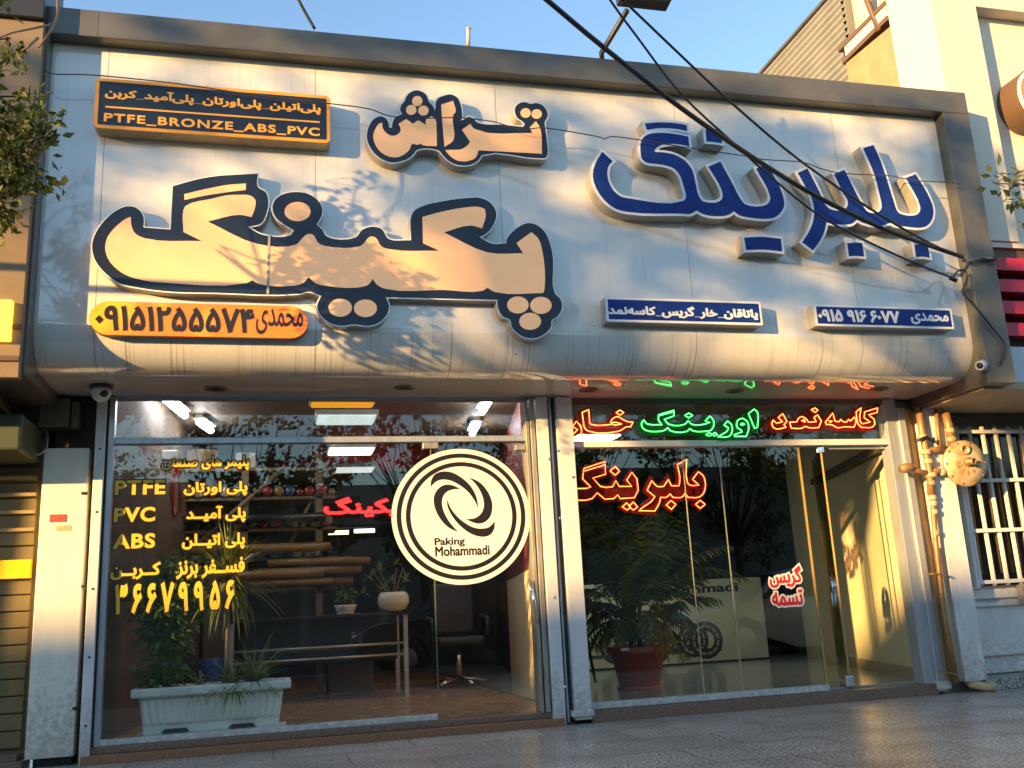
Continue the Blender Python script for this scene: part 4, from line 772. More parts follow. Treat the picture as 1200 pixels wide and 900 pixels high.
for x, y, r in ((1081,512,.042),(1085,530,.045),(1088,541,.043),(1091,557,.05),(1091,566,.036),(1093,583,.034),(1095,600,.03),(1113,505,.044),(1115,515,.047),(1104,553,.036),(1094,590,.03),(1097,625,.028)):
    c = at(x,y,-.16); MB().lathe(c, [(r*.8,-.022),(r,-.015),(r,.015),(r*.8,.022)], 8, axis=(.05,0,1) if (x,y)!=(1104,553) else (1,0,0)).build("fitting", M_reg, gm)
MB().tube([at(1073,517,-.19), at(1086,512,-.2), at(1094,518,-.2), at(1094,513,-.2)], .013, 8).build("lever", M_cable, gm)
cl_ = MB()
for y, x in ((675,1098),(790,1110)): a = at(x-12,y-2,-.14); b = at(x+14,y,-.14); cl_.tube([a, a+Vector((.05,-.05,0)), b+Vector((-.05,-.05,0)), b], .007, 6)
cl_.build("pipe_bracket", M_rustp, gm)
# ------------------------------------------------------------------ inside the left shop
CE = 2.78
def tube_light(label, a, b, e):
    t = thing("ceiling_light", ((a[0]+b[0])/2,(a[1]+b[1])/2,2.78), label, "ceiling light", "lamps inside the left shop")
    v = Vector((b[0]-a[0], b[1]-a[1], 0)); n = Vector((-v.y, v.x, 0)).normalized()*.055; A = Vector((*a, 2.70)); B = Vector((*b, 2.70))
    m = MB().tube([A,B], .032, 10); m.build("tube", e, t)
    MB().add([A-n+Vector((0,0,.035)),B-n+Vector((0,0,.035)),B+n+Vector((0,0,.035)),A+n+Vector((0,0,.035)),A-n*.5+Vector((0,0,.079)),B-n*.5+Vector((0,0,.079)),B+n*.5+Vector((0,0,.079)),A+n*.5+Vector((0,0,.079))],[(0,3,2,1),(4,5,6,7),(0,1,5,4),(1,2,6,5),(2,3,7,6),(3,0,4,7)]).build("housing", M_whitemetal, t)
E_w = emis("cool_white_tube", (1.0,0.97,1.0), 16.0); E_p = emis("cool_panel", (0.72,0.9,0.86), 0.30); E_y = emis("warm_panel", (1.0,0.42,0.02), 0.28); E_b = emis("white_panel_lamp", (0.92,0.95,1.0), 1.2)
tube_light("bright fluorescent tube nearest the dome camera", (-.91,1.12), (-.80,1.83), E_w); tube_light("short bright tube second in the left row", (-.70,2.14), (-.62,2.55), E_w)
tube_light("bright slanting tube at the right near the door pillar", (1.88,1.12), (1.92,1.68), E_w); tube_light("second bright tube behind the right slanting tube", (2.0,2.3), (2.05,2.8), E_w)
def panel_light(label, a, b, y0, y1, e):
    t = thing("ceiling_light", ((a+b)/2,(y0+y1)/2,2.76), label, "ceiling light", "lamps inside the left shop")
    MB().box(a,b,y0,y1,2.715,2.73).build("diffuser", e, t); MB().box(a-.02,b+.02,y0-.02,y1+.02,2.731,2.779,bev=.004).build("housing", M_whitemetal, t)
panel_light("amber ceiling panel lamp nearest the window", .31,.86,1.25,1.58, E_y); panel_light("pale green ceiling panel lamp behind the amber one", .39,.94,1.95,2.38, E_p)
panel_light("brightest white ceiling panel lamp below the transom", .60,1.10,3.75,4.2, E_b); panel_light("farthest dim ceiling panel lamp", .74,1.24,5.2,5.6, E_p)
ld = thing("led_sign", (1.9, 6.0, 1.85), "red lit LED sign with Persian letters deep inside the left shop", "LED sign")
a = at(372,580,6.0); b = at(530,612,6.0)
MB().box(a.x,b.x,6.01,6.1,b.z-.03,a.z+.05,bev=.01).build("casing", M_dark, ld)
E_led = emis("led_red", (1.0,0.012,0.012), 2.6)
lettering("letters", "پکینگ", (379,583), (467,607), 6.0, E_led, ld, .035, True, depth=.008); lettering("letters", "س", (478,596), (505,609), 6.0, E_led, ld, .035, True, depth=.008)
bp_ = thing("wall_lamp", (1.3, 6.2, 1.4), "pair of low lamps glowing under the red LED sign", "lamp")
a = at(385,624,6.2); MB().box(a.x,a.x+.27,6.18,6.22,a.z-.03,a.z+.02).build("warm_tube", emis("warm_lamp", (1,.65,.3), 2.2), bp_)
a = at(415,622,6.2); MB().box(a.x,a.x+.28,6.18,6.22,a.z-.03,a.z+.02).build("white_tube", E_b, bp_)
for nm, (px, py), w_, d_ in (("lit panel lamp just visible under the red neon word",(697,513.5),.5,.35),):
    q = atz(px, py, 2.72); panel_light(nm, q.x-w_/2, q.x+w_/2, q.y-d_/2, q.y+d_/2, emis("shop_panel", (0.95,1.0,0.86), 7.0))
# rack of plastic rods
rk = thing("rod_rack", (0, 3.0, FL), "tall steel rack loaded with coloured plastic rods", "rack")
M_rack = mat("tan_steel", (0.22,0.16,0.08), .5, var=.3); ry = 3.0
po = MB()
for x in (-.95, -.30, .44): po.box(x-.035,x+.035,ry-.03,ry+.03,FL,2.55)
po.build("upright", M_rack, rk)
br = MB().tube([(-.95,ry-.04,1.45),(.10,ry-.04,2.40)], .025, 6).tube([(.10,ry+.04,1.5),(.44,ry+.04,2.2)], .02, 6); br.build("brace", M_rack, rk)
shf = MB()
for z in (2.36,2.06,1.74,1.44,1.14): shf.box(-1.0,.62,ry-.03,ry+.5,z,z+.03)
shf.build("shelf", M_rack, rk)
RODS = [mat("amber_rod", (0.22,0.125,0.035), .4), mat("black_rod", (0.02,0.02,0.02), .3), mat("white_rod", (0.5,0.48,0.42), .35), mat("red_rod", (0.22,0.015,0.015), .35), mat("blue_rod", (0.03,0.06,0.16), .35)]
i = 0
for z in (2.07,1.75,1.45,1.15):
    x = -.92
    while x < .55:
        r = rnd.choice((.035,.05,.06)); c = rnd.choice(RODS); L = rnd.uniform(.25,.55)
        tag(MB().lathe((x+r, ry-.06, z+.022+r), [(0,0),(r*.97,0),(r,.006),(r,L),(0,L)], 14, axis=(0,1,0)).build("plastic_rod", c), None, "rod", "plastic rods on the rack shelves")["label"] = "plastic rod lying end-on on the tall steel rack"
        x += 2*r+.012; i += 1
for (z, c, x1) in ((1.56,0,.45),(1.30,0,.38),(1.86,1,.40)):
    tag(MB().lathe((-.9, ry-.12, z), [(0,0),(.045,0),(.045,1.0+x1),(0,1.0+x1)], 14, axis=(1,0,0)).build("plastic_rod", RODS[c]), ["long amber rod laid lengthwise above the third rack shelf","long amber rod laid lengthwise above the lowest rack shelf","long black rod laid lengthwise near the rack top"][[1.56,1.30,1.86].index(z)], "rod", "plastic rods on the rack shelves")
for k in range(9):
    z = 1.215+.09*(k//3)+(.02 if k//3 else 0); L = 1.1+.1*(k % 3)
    tag(MB().lathe((-.25+.03*k, ry-.10+.085*(k % 3), z+.0), [(0,0),(.038,0),(.038,L*.75),(0,L*.75)], 12, axis=(1,0,0)).build("plastic_rod", RODS[0]), "long amber rod in the stack behind the desk pots", "rod", "amber rods stacked on the low rack shelf")
for lab, x, z, w, h in (("brown carton on the highest rack shelf",-.75,2.392,.34,.2),("small white carton beside the brown one on the rack",-.30,2.392,.2,.16),("blue plastic drum on the floor under the rack",-.55,FL,.30,.42),("grey crate on the floor behind the desk",.75,FL,.45,.34)):
    if "drum" in lab: o = MB().lathe((x,ry+.2,z), [(.13,0),(.15,.02),(.15,h-.04),(.12,h-.01),(.12,h),(0,h)], 24).build("plastic_drum", mat("blue_drum", (0.03,0.09,0.3), .4))
    else:
        o = MB().box(x-w/2,x+w/2,ry-.02,ry+.34,z+.001,z+h,bev=.006).build("carton" if "carton" in lab else "crate", mat("carton_"+lab.split()[0], {"brown":(0.32,0.2,0.1),"small":(0.6,0.58,0.5),"grey":(0.2,0.2,0.2)}[lab.split()[0]], .8, var=.2))
    tag(o, lab, "drum" if "drum" in lab else "carton" if "carton" in lab else "crate")
ho = thing("air_hose", (-.75, 1.4, 2.0), "coiled red air hose hanging behind the yellow lettering", "hose")
h1 = MB()
for k, dx in enumerate((0,.02,-.015)): h1.tube([at(206+dx*60,540,1.4), at(200+k*2,575,1.4+.02*k), at(204,607,1.4), at(211,598,1.4), at(212-k,560,1.4), at(207,540,1.4)], .012, 8)
h1.build("hose", mat("red_hose", (0.42,0.03,0.015), .35), ho)
a = at(198,533,1.42); MB().box(a.x-.06,a.x+.07,1.4,1.5,a.z-.05,a.z+.04,bev=.01).build("reel_box", M_stickw, ho)
# desk with pots
dk = thing("desk", (.5, 2.2, FL), "dark desk with steel leg rails behind the left window", "desk")
lg_ = atz(477,815,FL); TX, TY = lg_.x, lg_.y; TZ = at(477,716,TY).z
M_tab = mat("dark_tabletop", (0.03,0.022,0.016), .25)
MB().box(-.45, TX+.04, TY-.05, TY+.75, TZ-.035, TZ, bev=.006).build("tabletop", M_tab, dk)
MB().box(-.40, TX-.05, TY+.25, TY+.28, TZ-.45, TZ-.036).build("modesty_panel", mat("dark_panel", (0.02,0.022,0.026), .4), dk)
for x, y in ((TX,TY),(TX,TY+.68),(-.38,TY),(-.38,TY+.68)): MB().box(x-.02,x+.02,y-.02,y+.02,FL,TZ-.036).build("leg", M_alu, dk)
za, zb2 = at(474,753,TY).z, at(474,766,TY).z
MB().tube([(-.36,TY,za),(TX-.021,TY,za)], .012, 8).tube([(-.36,TY,zb2),(TX-.021,TY,zb2)], .012, 8).build("rail", M_alu, dk)
def leafy(mb, c, r, n, L, wd_, up=.2, rr=rnd, droop=.3):
    for _ in range(n):
        d = Vector((rr.gauss(0,1), rr.gauss(0,1), rr.gauss(0,1))).normalized(); p = Vector(c)+Vector((d.x*r[0], d.y*r[1], d.z*r[2]))*rr.random()**.45
        a = Vector((d.x+rr.gauss(0,.5), d.y+rr.gauss(0,.5), d.z*.6+up+rr.gauss(0,.5))).normalized(); s = a.cross(Vector((rr.gauss(0,1),rr.gauss(0,1),rr.gauss(0,1)))).normalized()
        l = L*rr.uniform(.65,1.25); w = wd_*rr.uniform(.7,1.2); nrm = a.cross(s)
        mb.add([p, p+a*l*.45+s*w-nrm*w*.25, p+a*l-Vector((0,0,droop*l)), p+a*l*.45-s*w-nrm*w*.25], [(0,1,2),(0,2,3)])
    return mb
def blades(mb, c, n, L, w, spread, rr=rnd, seg=6, droop=1.0, up=(0.25,1.0)):
    for _ in range(n):
        az = rr.uniform(0,2*math.pi); el = rr.uniform(*up); l = L*rr.uniform(.6,1.1); d = Vector((math.cos(az)*math.cos(el)*spread, math.sin(az)*math.cos(el)*spread, math.sin(el))).normalized(); s = Vector((-math.sin(az), math.cos(az), 0))
        p = Vector(c); vs = []; v = d.copy()
        for k in range(seg+1):
            u = k/seg; ww = w*(1-u)**.7*(.5+u*1.2 if u < .4 else 1); vs += [p+s*ww, p-s*ww]; v = (v+Vector((0,0,-droop*.16))).normalized(); p = p+v*l/seg
        mb.add(vs, [(2*k,2*k+1,2*k+3,2*k+2) for k in range(seg)], True)
    return mb
L_bush = leafmat("bush_leaf", (0.05,0.13,0.025), (0.16,0.26,0.045)); L_drac = leafmat("dracaena_leaf", (0.09,0.16,0.03), (0.36,0.34,0.09)); L_spid = leafmat("spider_leaf", (0.09,0.18,0.04), (0.28,0.34,0.11))
L_palm = leafmat("palm_leaf", (0.045,0.105,0.02), (0.17,0.23,0.035), c3=(0.42,0.25,0.04))
def pot_plant(name, label, root): return thing(name, root, label, "plant")
# small pots on the desk
c = atz(405,712,TZ); c = Vector((at(405,712,TY+.12).x, TY+.12, TZ))
t = thing("plant_pot", tuple(c), "low white pot with a saucer on the dark desk", "pot")
MB().lathe(c, [(.075,0),(.085,.01),(.075,.02),(.09,.03),(.105,.075),(.108,.085),(.095,.085),(.085,.05),(0,.05)], 28).build("pot", M_stickw, t)
t = pot_plant("pot_plant", "small plant with thin stems in the low white pot", tuple(c+Vector((0,0,.06))))
leafy(MB(), c+Vector((0,0,.17)), (.09,.09,.10), 90, .05, .012).build("leaves", L_bush, t)
c2 = Vector((at(461,705,TY+.05).x, TY+.05, TZ))
t = thing("plant_pot", tuple(c2), "round white ceramic bowl at the desk's right end", "pot")
MB().lathe(c2, [(.07,0),(.12,.02),(.155,.085),(.15,.14),(.125,.185),(.115,.185),(.13,.13),(0,.13)], 32).build("bowl", mat("glazed_ceramic", (0.66,0.64,0.52), .12), t)
t = pot_plant("pot_plant", "bushy plant with star shaped leaf tufts above the ceramic bowl", tuple(c2+Vector((-.05,.1,.15))))
m = MB()
for dx, dz, n in ((-.12,.42,26),(.05,.46,26),(-.22,.34,22),(.0,.30,22),(.14,.32,20),(-.1,.22,20),(.1,.2,16),(-.28,.2,16)): blades(m, c2+Vector((dx,.12,dz)), n, .11, .012, 1.0, droop=.8, up=(-.3,1.2))
m.build("leaves", L_drac, t); stm = MB()
for dx in (-.12,.05,-.2,.12): stm.tube([c2+Vector((0,.05,.12)), c2+Vector((dx*.6,.1,.3)), c2+Vector((dx,.12,.42))], .006, 6)
stm.build("stem", M_rack, t)
# office chair
oc = thing("office_chair", (2.0, 2.7, FL), "dark office chair in the gloom behind the logo sticker", "chair")
cx, cy = 1.85, 3.0; M_ch = mat("dark_chair", (0.03,0.033,0.04), .5)
MB().box(cx-.24,cx+.24,cy-.24,cy+.24,.52,.60,bev=.03).build("seat", M_ch, oc); MB().box(cx-.22,cx+.22,cy+.2,cy+.28,.62,1.15,bev=.03).build("backrest", M_ch, oc)
MB().tube([(cx-.28,cy-.15,.6),(cx-.29,cy-.15,.78),(cx-.29,cy+.15,.80),(cx-.26,cy+.2,.64)], .02).build("armrest", M_ch, oc); MB().tube([(cx+.28,cy-.15,.6),(cx+.29,cy-.15,.78),(cx+.29,cy+.15,.80),(cx+.26,cy+.2,.64)], .02).build("armrest", M_ch, oc)
bs = MB().tube([(cx,cy,.2),(cx,cy,.52)], .03)
for k in range(5): a = k*2*math.pi/5; bs.tube([(cx,cy,.2),(cx+.28*math.cos(a),cy+.28*math.sin(a),.14)], .02)
bs.build("base", M_chrome, oc)
# planter
pt = thing("planter_box", (-.42, .35, FL), "long pale green fluted plastic planter in the left window", "planter")
a = atz(163,860,FL); PX0, PX1 = at(158,830,.16).x, at(336,820,.16).x
PYF, PYB, PZ = .16, .42, FL
M_plast = mat("pale_green_plastic", (0.86,0.87,0.76), .4, var=.15, vscale=6)
H = .335
body = MB(); ncol = 19; z0p, z1p = PZ+.03, PZ+H-.05
def prow(z, inset):
    row = []; x0, x1 = PX0+.02+inset, PX1-.02-inset; amp = .017 if PZ+.10 < z < PZ+.255 else 0
    for i in range(ncol*6+1):
        u = i/(ncol*6); row.append(Vector((x0+(x1-x0)*u, PYF+.02+inset-amp*abs(math.sin(math.pi*u*ncol)), z)))
    row += [Vector((x1, PYB-inset, z)), Vector((x0, PYB-inset, z))]; return row
rows = [prow(z, .035*(1-(z-z0p)/(z1p-z0p))) for z in (z0p, z0p+.05, PZ+.101, PZ+.115, PZ+.24, PZ+.254, PZ+.256, z1p)]
vs = [p for r in rows for p in r]; n = len(rows[0]); body.add(vs, [(i*n+k, i*n+(k+1)%n, (i+1)*n+(k+1)%n, (i+1)*n+k) for i in range(len(rows)-1) for k in range(n)])
body.build("box", M_plast, pt)
rim = MB().box(PX0-.03,PX1+.03,PYF-.03,PYF+.02,PZ+H-.06,PZ+H,bev=.012).box(PX0-.03,PX1+.03,PYB-.02,PYB+.03,PZ+H-.06,PZ+H,bev=.012).box(PX0-.03,PX0+.02,PYF,PYB,PZ+H-.06,PZ+H-.001,bev=.012).box(PX1-.02,PX1+.03,PYF,PYB,PZ+H-.06,PZ+H-.001,bev=.012)
for i in range(44): x = PX0+(PX1-PX0)*i/43; rim.box(x-.006,x+.006,PYF-.034,PYF-.03,PZ+H-.045,PZ+H-.012,bev=.0015)
rim.build("rim", M_plast, pt)
MB().box(PX0+.0,PX1+.0,PYF-.01,PYB+.01,PZ+.001,PZ+.028,bev=.008).build("tray", M_plast, pt)
sl_ = MB()
for u in (.26,.70): x = PX0+(PX1-PX0)*u; plate(sl_, [[(x-.09,PZ+.035),(x+.09,PZ+.035),(x+.07,PZ+.058),(x-.07,PZ+.058)]], PYF+.02, PYF+.05)
sl_.build("slot", M_dark, pt)
MB().box(PX0+.03,PX1-.03,PYF+.03,PYB-.03,PZ+.2,PZ+H-.04).build("soil", mat("soil", (0.05,0.035,0.02), .9, var=.4, vscale=20), pt)
yc = (PYF+PYB)/2; top = PZ+H-.04
bxx = at(193,780,yc).x; t = pot_plant("bushy_plant", "dense dark leafy bush at the planter's left end", (bxx,yc,top))
zc = at(195,705,yc).z
m = leafy(MB(), (bxx+.02,yc,zc), (.25,.2,.27), 520, .08, .024); leafy(m, (bxx,yc,zc-.22), (.19,.14,.2), 300, .07, .019); leafy(m, (bxx-.02,yc,top+.13), (.17,.12,.14), 240, .065, .018); leafy(m, (bxx+.10,yc,zc+.24), (.15,.14,.12), 90, .07, .02); m.build("leaves", L_bush, t)
MB().tube([(bxx,yc,top),(bxx-.01,yc,top+.2),(bxx+.01,yc,zc)], .014, 8).build("stem", M_mud, t)
dx_ = at(262,780,yc).x; t = pot_plant("dracaena_plant", "spiky dracaena with a bare stem rising from the planter", (dx_,yc,top)); hd = at(268,668,yc)
MB().tube([(dx_,yc,top),(dx_+.02,yc,top+.2),(hd.x,yc,hd.z-.05)], .016, 8, r2=.012).build("stem", M_mud, t)
m = blades(MB(), (hd.x,yc,hd.z-.08), 84, .50, .016, 1.0, droop=1.1, up=(-.2,1.35)); blades(m, (hd.x,yc,hd.z-.02), 46, .38, .014, 1.0, droop=.4, up=(.4,1.5)); blades(m,(hd.x,yc,hd.z-.12),26,.45,.015,1,droop=2.2,up=(-.6,.1)); m.build("leaves", L_drac, t)
gx = at(297,780,yc).x; t = pot_plant("spider_plant", "arching grassy spider plant at the planter's right end", (gx,yc,top))
m = blades(MB(), (gx,yc,top), 110, .42, .010, 1.0, droop=1.3, up=(.2,1.4)); blades(m, (gx-.14,yc,top), 80, .34, .010, 1.0, droop=1.3, up=(.1,1.3)); blades(m, (at(235,780,yc).x,yc,top), 50, .26, .009, 1.0, droop=1.4, up=(.1,1.3)); m.build("leaves", L_spid, t)
# ------------------------------------------------------------------ inside the right shop
kt = thing("reception_counter", (4.7, 4.0, FL), "pale reception counter printed with bearings and a name", "counter")
CY = 3.98; a, b, c_, d_ = at(680,785,CY), at(905,770,CY), at(892,670,CY), at(683,692,CY)
kx0, kx1, kz1 = (a.x+d_.x)/2, b.x-.04, (c_.z+d_.z)/2
M_ctr = mat("pale_counter", (0.88,0.90,0.80), .3)
MB().box(kx0,kx1,CY,CY+.5,FL+.02,kz1,bev=.006).build("front_panel", M_ctr, kt)
MB().box(kx0+.05,kx1-.05,CY+.03,CY+.5,FL,FL+.02).build("plinth", M_dark, kt)
lettering("name_lettering", "Paking Mohammadi", (700,697), (864,683), CY-.004, mat("ink_blue", (0.012,0.012,0.06), .4), kt, .028) if False else None
cs = glyphs("Paking Mohammadi", .03); A = np.array([p for q in cs for p in q]); mn, mx = A.min(0), A.max(0); e0, e1 = at(716,694,CY), at(864,682,CY); e2 = at(864,696,CY)
cs = [[(kx0+.05+(p[0]-mn[0])/(mx[0]-mn[0])*(e1.x-kx0-.05), e2.z+(p[1]-mn[1])/(mx[1]-mn[1])*(e1.z-e2.z)) for p in q] for q in cs]
plate(MB(), cs, CY-.003, CY-.001).build("name_lettering", mat("ink_blue", (0.012,0.012,0.06), .4), kt)
bg = MB(); bg2 = MB(); bg3 = MB()
for px, py, r in ((722,757,.21),(742,750,.24),(765,760,.20),(795,742,.23),(812,750,.20),(827,750,.22)):
    c = at(px,py,CY); dY = -.002*(1+(px-700)/40)
    plate(bg, [ell(c.x,c.z,r,r,40), ell(c.x,c.z,r*.80,r*.80,40)[::-1]], CY+dY, None, 'evenodd'); plate(bg2, [ell(c.x,c.z,r*.80,r*.80,40), ell(c.x,c.z,r*.66,r*.66,40)[::-1]], CY+dY-.0006, None, 'evenodd'); plate(bg, [ell(c.x,c.z,r*.66,r*.66,40), ell(c.x,c.z,r*.5,r*.5,40)[::-1]], CY+dY-.0003, None, 'evenodd')
    for k in range(12): a_ = k*math.pi/6; plate(bg3, [ell(c.x+r*.73*math.cos(a_),c.z+r*.73*math.sin(a_),r*.06,r*.06,12)], CY+dY-.0012)
bg.build("bearing_print_dark", mat("print_navy", (0.035,0.045,0.10), .4), kt); bg2.build("bearing_print_pale", mat("print_pale", (0.45,0.5,0.5), .4), kt); bg3.build("bearing_print_balls", mat("print_navy", (0.035,0.045,0.10), .4), kt)
w0 = at(690,778,CY); MB().box(kx0+.03, at(846,768,CY).x, CY-.004, CY-.0005, FL+.13, FL+.17).build("printed_band", mat("print_blue", (0.10,0.14,0.22), .4, var=.6, vscale=30), kt)
pp = atz(750,806,FL); pp = Vector((pp.x, pp.y, FL)); rp = (at(774,806,pp.y)-at(726,806,pp.y)).length/2
hp_ = at(745,757,pp.y).z-FL
t = thing("terracotta_pot", tuple(pp), "red brown plastic pot on the tiled floor in the right window", "pot")
MB().lathe(pp, [(rp*.92,.02),(rp*1.22,hp_*.82),(rp*1.34,hp_*.83),(rp*1.36,hp_),(rp*1.26,hp_),(rp*1.2,hp_*.88),(0,hp_*.88)], 32).build("pot", mat("terracotta_plastic", (0.70,0.115,0.045), .4, var=.15, vscale=5), t)
MB().lathe(pp, [(rp*1.0,0),(rp*1.05,.02),(rp*.9,.02)], 28).build("saucer", mat("terracotta_plastic", (0.70,0.115,0.045), .4), t)
q = at(728,761,pp.y-.2); MB().box(q.x-.02,q.x+.05,pp.y-rp*1.32,pp.y-rp*1.25,q.z-.012,q.z+.012).build("sticker", M_stickw, t)
t = thing("palm_plant", (pp.x,pp.y,FL+hp_*.88), "tall bushy palm with one yellowed frond in the red brown pot", "plant")
m = MB(); top = FL+hp_*.88
def frond(m, base, az, el, L, n=17, w=.012, ll=.2, rr=rnd, droop=1.0):
    p = Vector(base); d = Vector((math.cos(az)*math.cos(el), math.sin(az)*math.cos(el), math.sin(el))); side = Vector((-math.sin(az), math.cos(az), 0)); stem = [p.copy()]
    for k in range(n):
        d = (d+Vector((0,0,-.055*droop))).normalized(); p = p+d*L/n; stem.append(p.copy())
        if k > n*.28:
            for s in (-1,1):
                q = p+side*0; e = (d*.55+side*s*.9+Vector((0,0,-.25+rr.gauss(0,.1)))).normalized(); l = ll*math.sin(math.pi*min(1,(k-n*.28)/(n*.75))*.85+.35)*rr.uniform(.85,1.1); nn = d.cross(side*s).normalized()
                m.add([q, q+e*l*.4+d*w, q+e*l-Vector((0,0,l*.35)), q+e*l*.4-d*w], [(0,1,2),(0,2,3)])
    m.tube(stem, .007, 5, caps=False, r2=.002)
for k in range(46):
    frond(m, (pp.x+rnd.gauss(0,.05)-.05, pp.y+rnd.gauss(0,.04)+.05, top+(.26 if k % 2 else .08)), rnd.uniform(0,2*math.pi), rnd.uniform(.95,1.5), rnd.uniform(.85,1.45), droop=rnd.uniform(1.0,2.1), ll=rnd.uniform(.18,.3), w=.016)
for k in range(16): frond(m, (pp.x+rnd.gauss(0,.05)+.04, pp.y+rnd.gauss(0,.05), top+.15), rnd.uniform(0,2*math.pi), rnd.uniform(.9,1.4), rnd.uniform(.5,.75), droop=rnd.uniform(2.2,3.4), ll=rnd.uniform(.16,.24), w=.016)
m.build("fronds", L_palm, t)
m = MB(); yb = at(776,735,pp.y-.25)
for k in range(5): leafy(m, yb+Vector((0,0,.12-.06*k)), (.05,.04,.05), 9, .13, .022, up=-.6)
m.build("yellow_frond", leafmat("yellowed_leaf", (0.38,0.2,0.02), (0.5,0.3,0.04)), t)
m = MB(); 
for k in range(9): m.tube([(pp.x+rnd.gauss(0,.05),pp.y+rnd.gauss(0,.05),top-.02),(pp.x+rnd.gauss(0,.1),pp.y+rnd.gauss(0,.08),top+.55)], .012, 6, r2=.006)
m.build("canes", mat("palm_cane", (0.06,0.09,0.03), .5), t)
sd_ = thing("plant_stand", (2.75,1.9,FL), "thin black slanting legs of a stand beside the pot", "stand")
MB().tube([at(698,800,1.6), at(684,730,1.7), at(680,690,1.7)], .014, 8).tube([at(676,790,2.0), at(682,735,1.8)], .012, 8).build("leg", M_cable, sd_)
cb = thing("display_cabinet", (4.5, 6.6, FL), "dim wall cabinet along the right shop's back wall", "cabinet")
MB().box(3.3, 6.9, 6.6, 7.09, FL, 1.15, bev=.01).build("base_unit", M_inwall, cb)
for k in range(4): MB().box(3.35+k*.88, 4.18+k*.88, 6.85, 7.09, 1.35, 2.45, bev=.008).build("door_panel", mat("green_grey_panel", (0.022,0.027,0.022), .4), cb)
for z in (1.55,1.85): 
    a = at(1000,520,0)
wl_ = thing("wall_shelf", (5.5, 1.0, 2.05), "narrow dark ledge running along the sunlit cream wall", "shelf")
skew(5.14,.15,5.85,2.5,.075,2.035,2.10).build("ledge", mat("dark_ledge", (0.12,0.10,0.07), .5), wl_)
skew(5.185,.1,5.9,2.5,.02,FL,FL+.09).build("skirting", mat("skirting", (0.42,0.33,0.2), .4), wl_)
# ------------------------------------------------------------------ trees
L_tree = leafmat("street_leaf", (0.05,0.085,0.016), (0.17,0.19,0.035), .45, c3=(0.42,0.32,0.07)); M_bark = mat("bark", (0.10,0.075,0.05), .9, var=.4, vscale=12, bump=.5, bscale=30)
def fast_leaves(P, D, L, Wd, seed):
    r = np.random.default_rng(seed); n = len(P); a = D+r.normal(0,.55,(n,3)); a[:,2] -= .15; a /= np.linalg.norm(a,axis=1)[:,None]
    s = np.cross(a, r.normal(0,1,(n,3))); s /= np.linalg.norm(s,axis=1)[:,None]; nr_ = np.cross(a,s); l = (L*r.uniform(.6,1.3,n))[:,None]; w = (Wd*r.uniform(.7,1.25,n))[:,None]
    V = np.stack([P, P+a*l*.45+s*w-nr_*w*.3, P+a*l, P+a*l*.45-s*w-nr_*w*.3],1).reshape(-1,3); return V
def tree(name, label, x, y, clumps, trunk_top, tr=.13, L=.085, Wd=.024, seed=1, group=None, z0=0.0, leaf=None, hub=None):
    r = np.random.default_rng(seed); t = thing(name, (x,y,z0), label, "tree", group); V = []
    wood = MB(); T = Vector((x+r.normal(0,.1), y+r.normal(0,.1), trunk_top)); mid = Vector((x+r.normal(0,.06), y+r.normal(0,.06), trunk_top*.5))
    wood.tube([(x,y,z0-.05),(x,y,z0+.15),mid,T], tr, 10, r2=tr*.65); wood.build("trunk", M_bark, t)
    lim = MB(); tw = lim
    if hub: lim.tube([T-Vector((0,0,.2)), T.lerp(Vector(hub),.5)+Vector((0,0,.12)), Vector(hub)], .035, 6, r2=.02)
    for (cx,cy,cz,rad,n) in clumps:
        c = Vector((cx,cy,cz)); T0 = T
        if hub and (c-Vector(hub)).length < 1.6: T = Vector(hub)+Vector((0,0,.2))
        m1 = T.lerp(c,.5)+Vector((r.normal(0,.12),r.normal(0,.12),r.normal(0,.1)+.1)); lim.tube([T-Vector((0,0,.2)), m1, c], tr*.17 if T is T0 else .010, 6, r2=.004); T = T0
        nb_ = max(3,int(n/28))
        for _ in range(nb_):
            d = r.normal(0,1,3); d /= np.linalg.norm(d); e = np.array(c)+d*rad*r.uniform(.55,1.05)*np.array([1,1,.75]); tw.tube([c, Vector((np.array(c)+e)/2+r.normal(0,.04,3)), Vector(e)], .0035, 4, r2=.0015)
            k = int(n/nb_); u = r.uniform(.25,1.05,k)[:,None]; P = np.array(c)+(e-np.array(c))*u+r.normal(0,.075*rad/.7+.02,(k,3)); V.append(fast_leaves(P, np.tile(d,(k,1)), L, Wd, int(r.integers(1e9))))
    lim.build("branches", M_bark, t)
    V = np.concatenate(V); n = len(V)//4; F = np.arange(4*n).reshape(n,4); T3 = np.concatenate([F[:,[0,1,2]],F[:,[0,2,3]]])
    me = bpy.data.meshes.new("crown"); inv = world_of(t).inverted(); V = V+np.array(inv.translation); me.from_pydata(V.tolist(), [], F.tolist()); me.materials.append(leaf or L_tree)
    o = bpy.data.objects.new("crown", me); COL.objects.link(o); o.parent = t; return t
def crown(x, y, z, rx, ry, rz, k, rad, n, seed):
    r = np.random.default_rng(seed); out = []
    for _ in range(k):
        d = r.normal(0,1,3); d /= np.linalg.norm(d); u = r.uniform(.35,1)**.6; out.append((x+d[0]*rx*u, y+d[1]*ry*u, z+d[2]*rz*u, rad*r.uniform(.7,1.25), int(n*r.uniform(.6,1.2))))
    return out
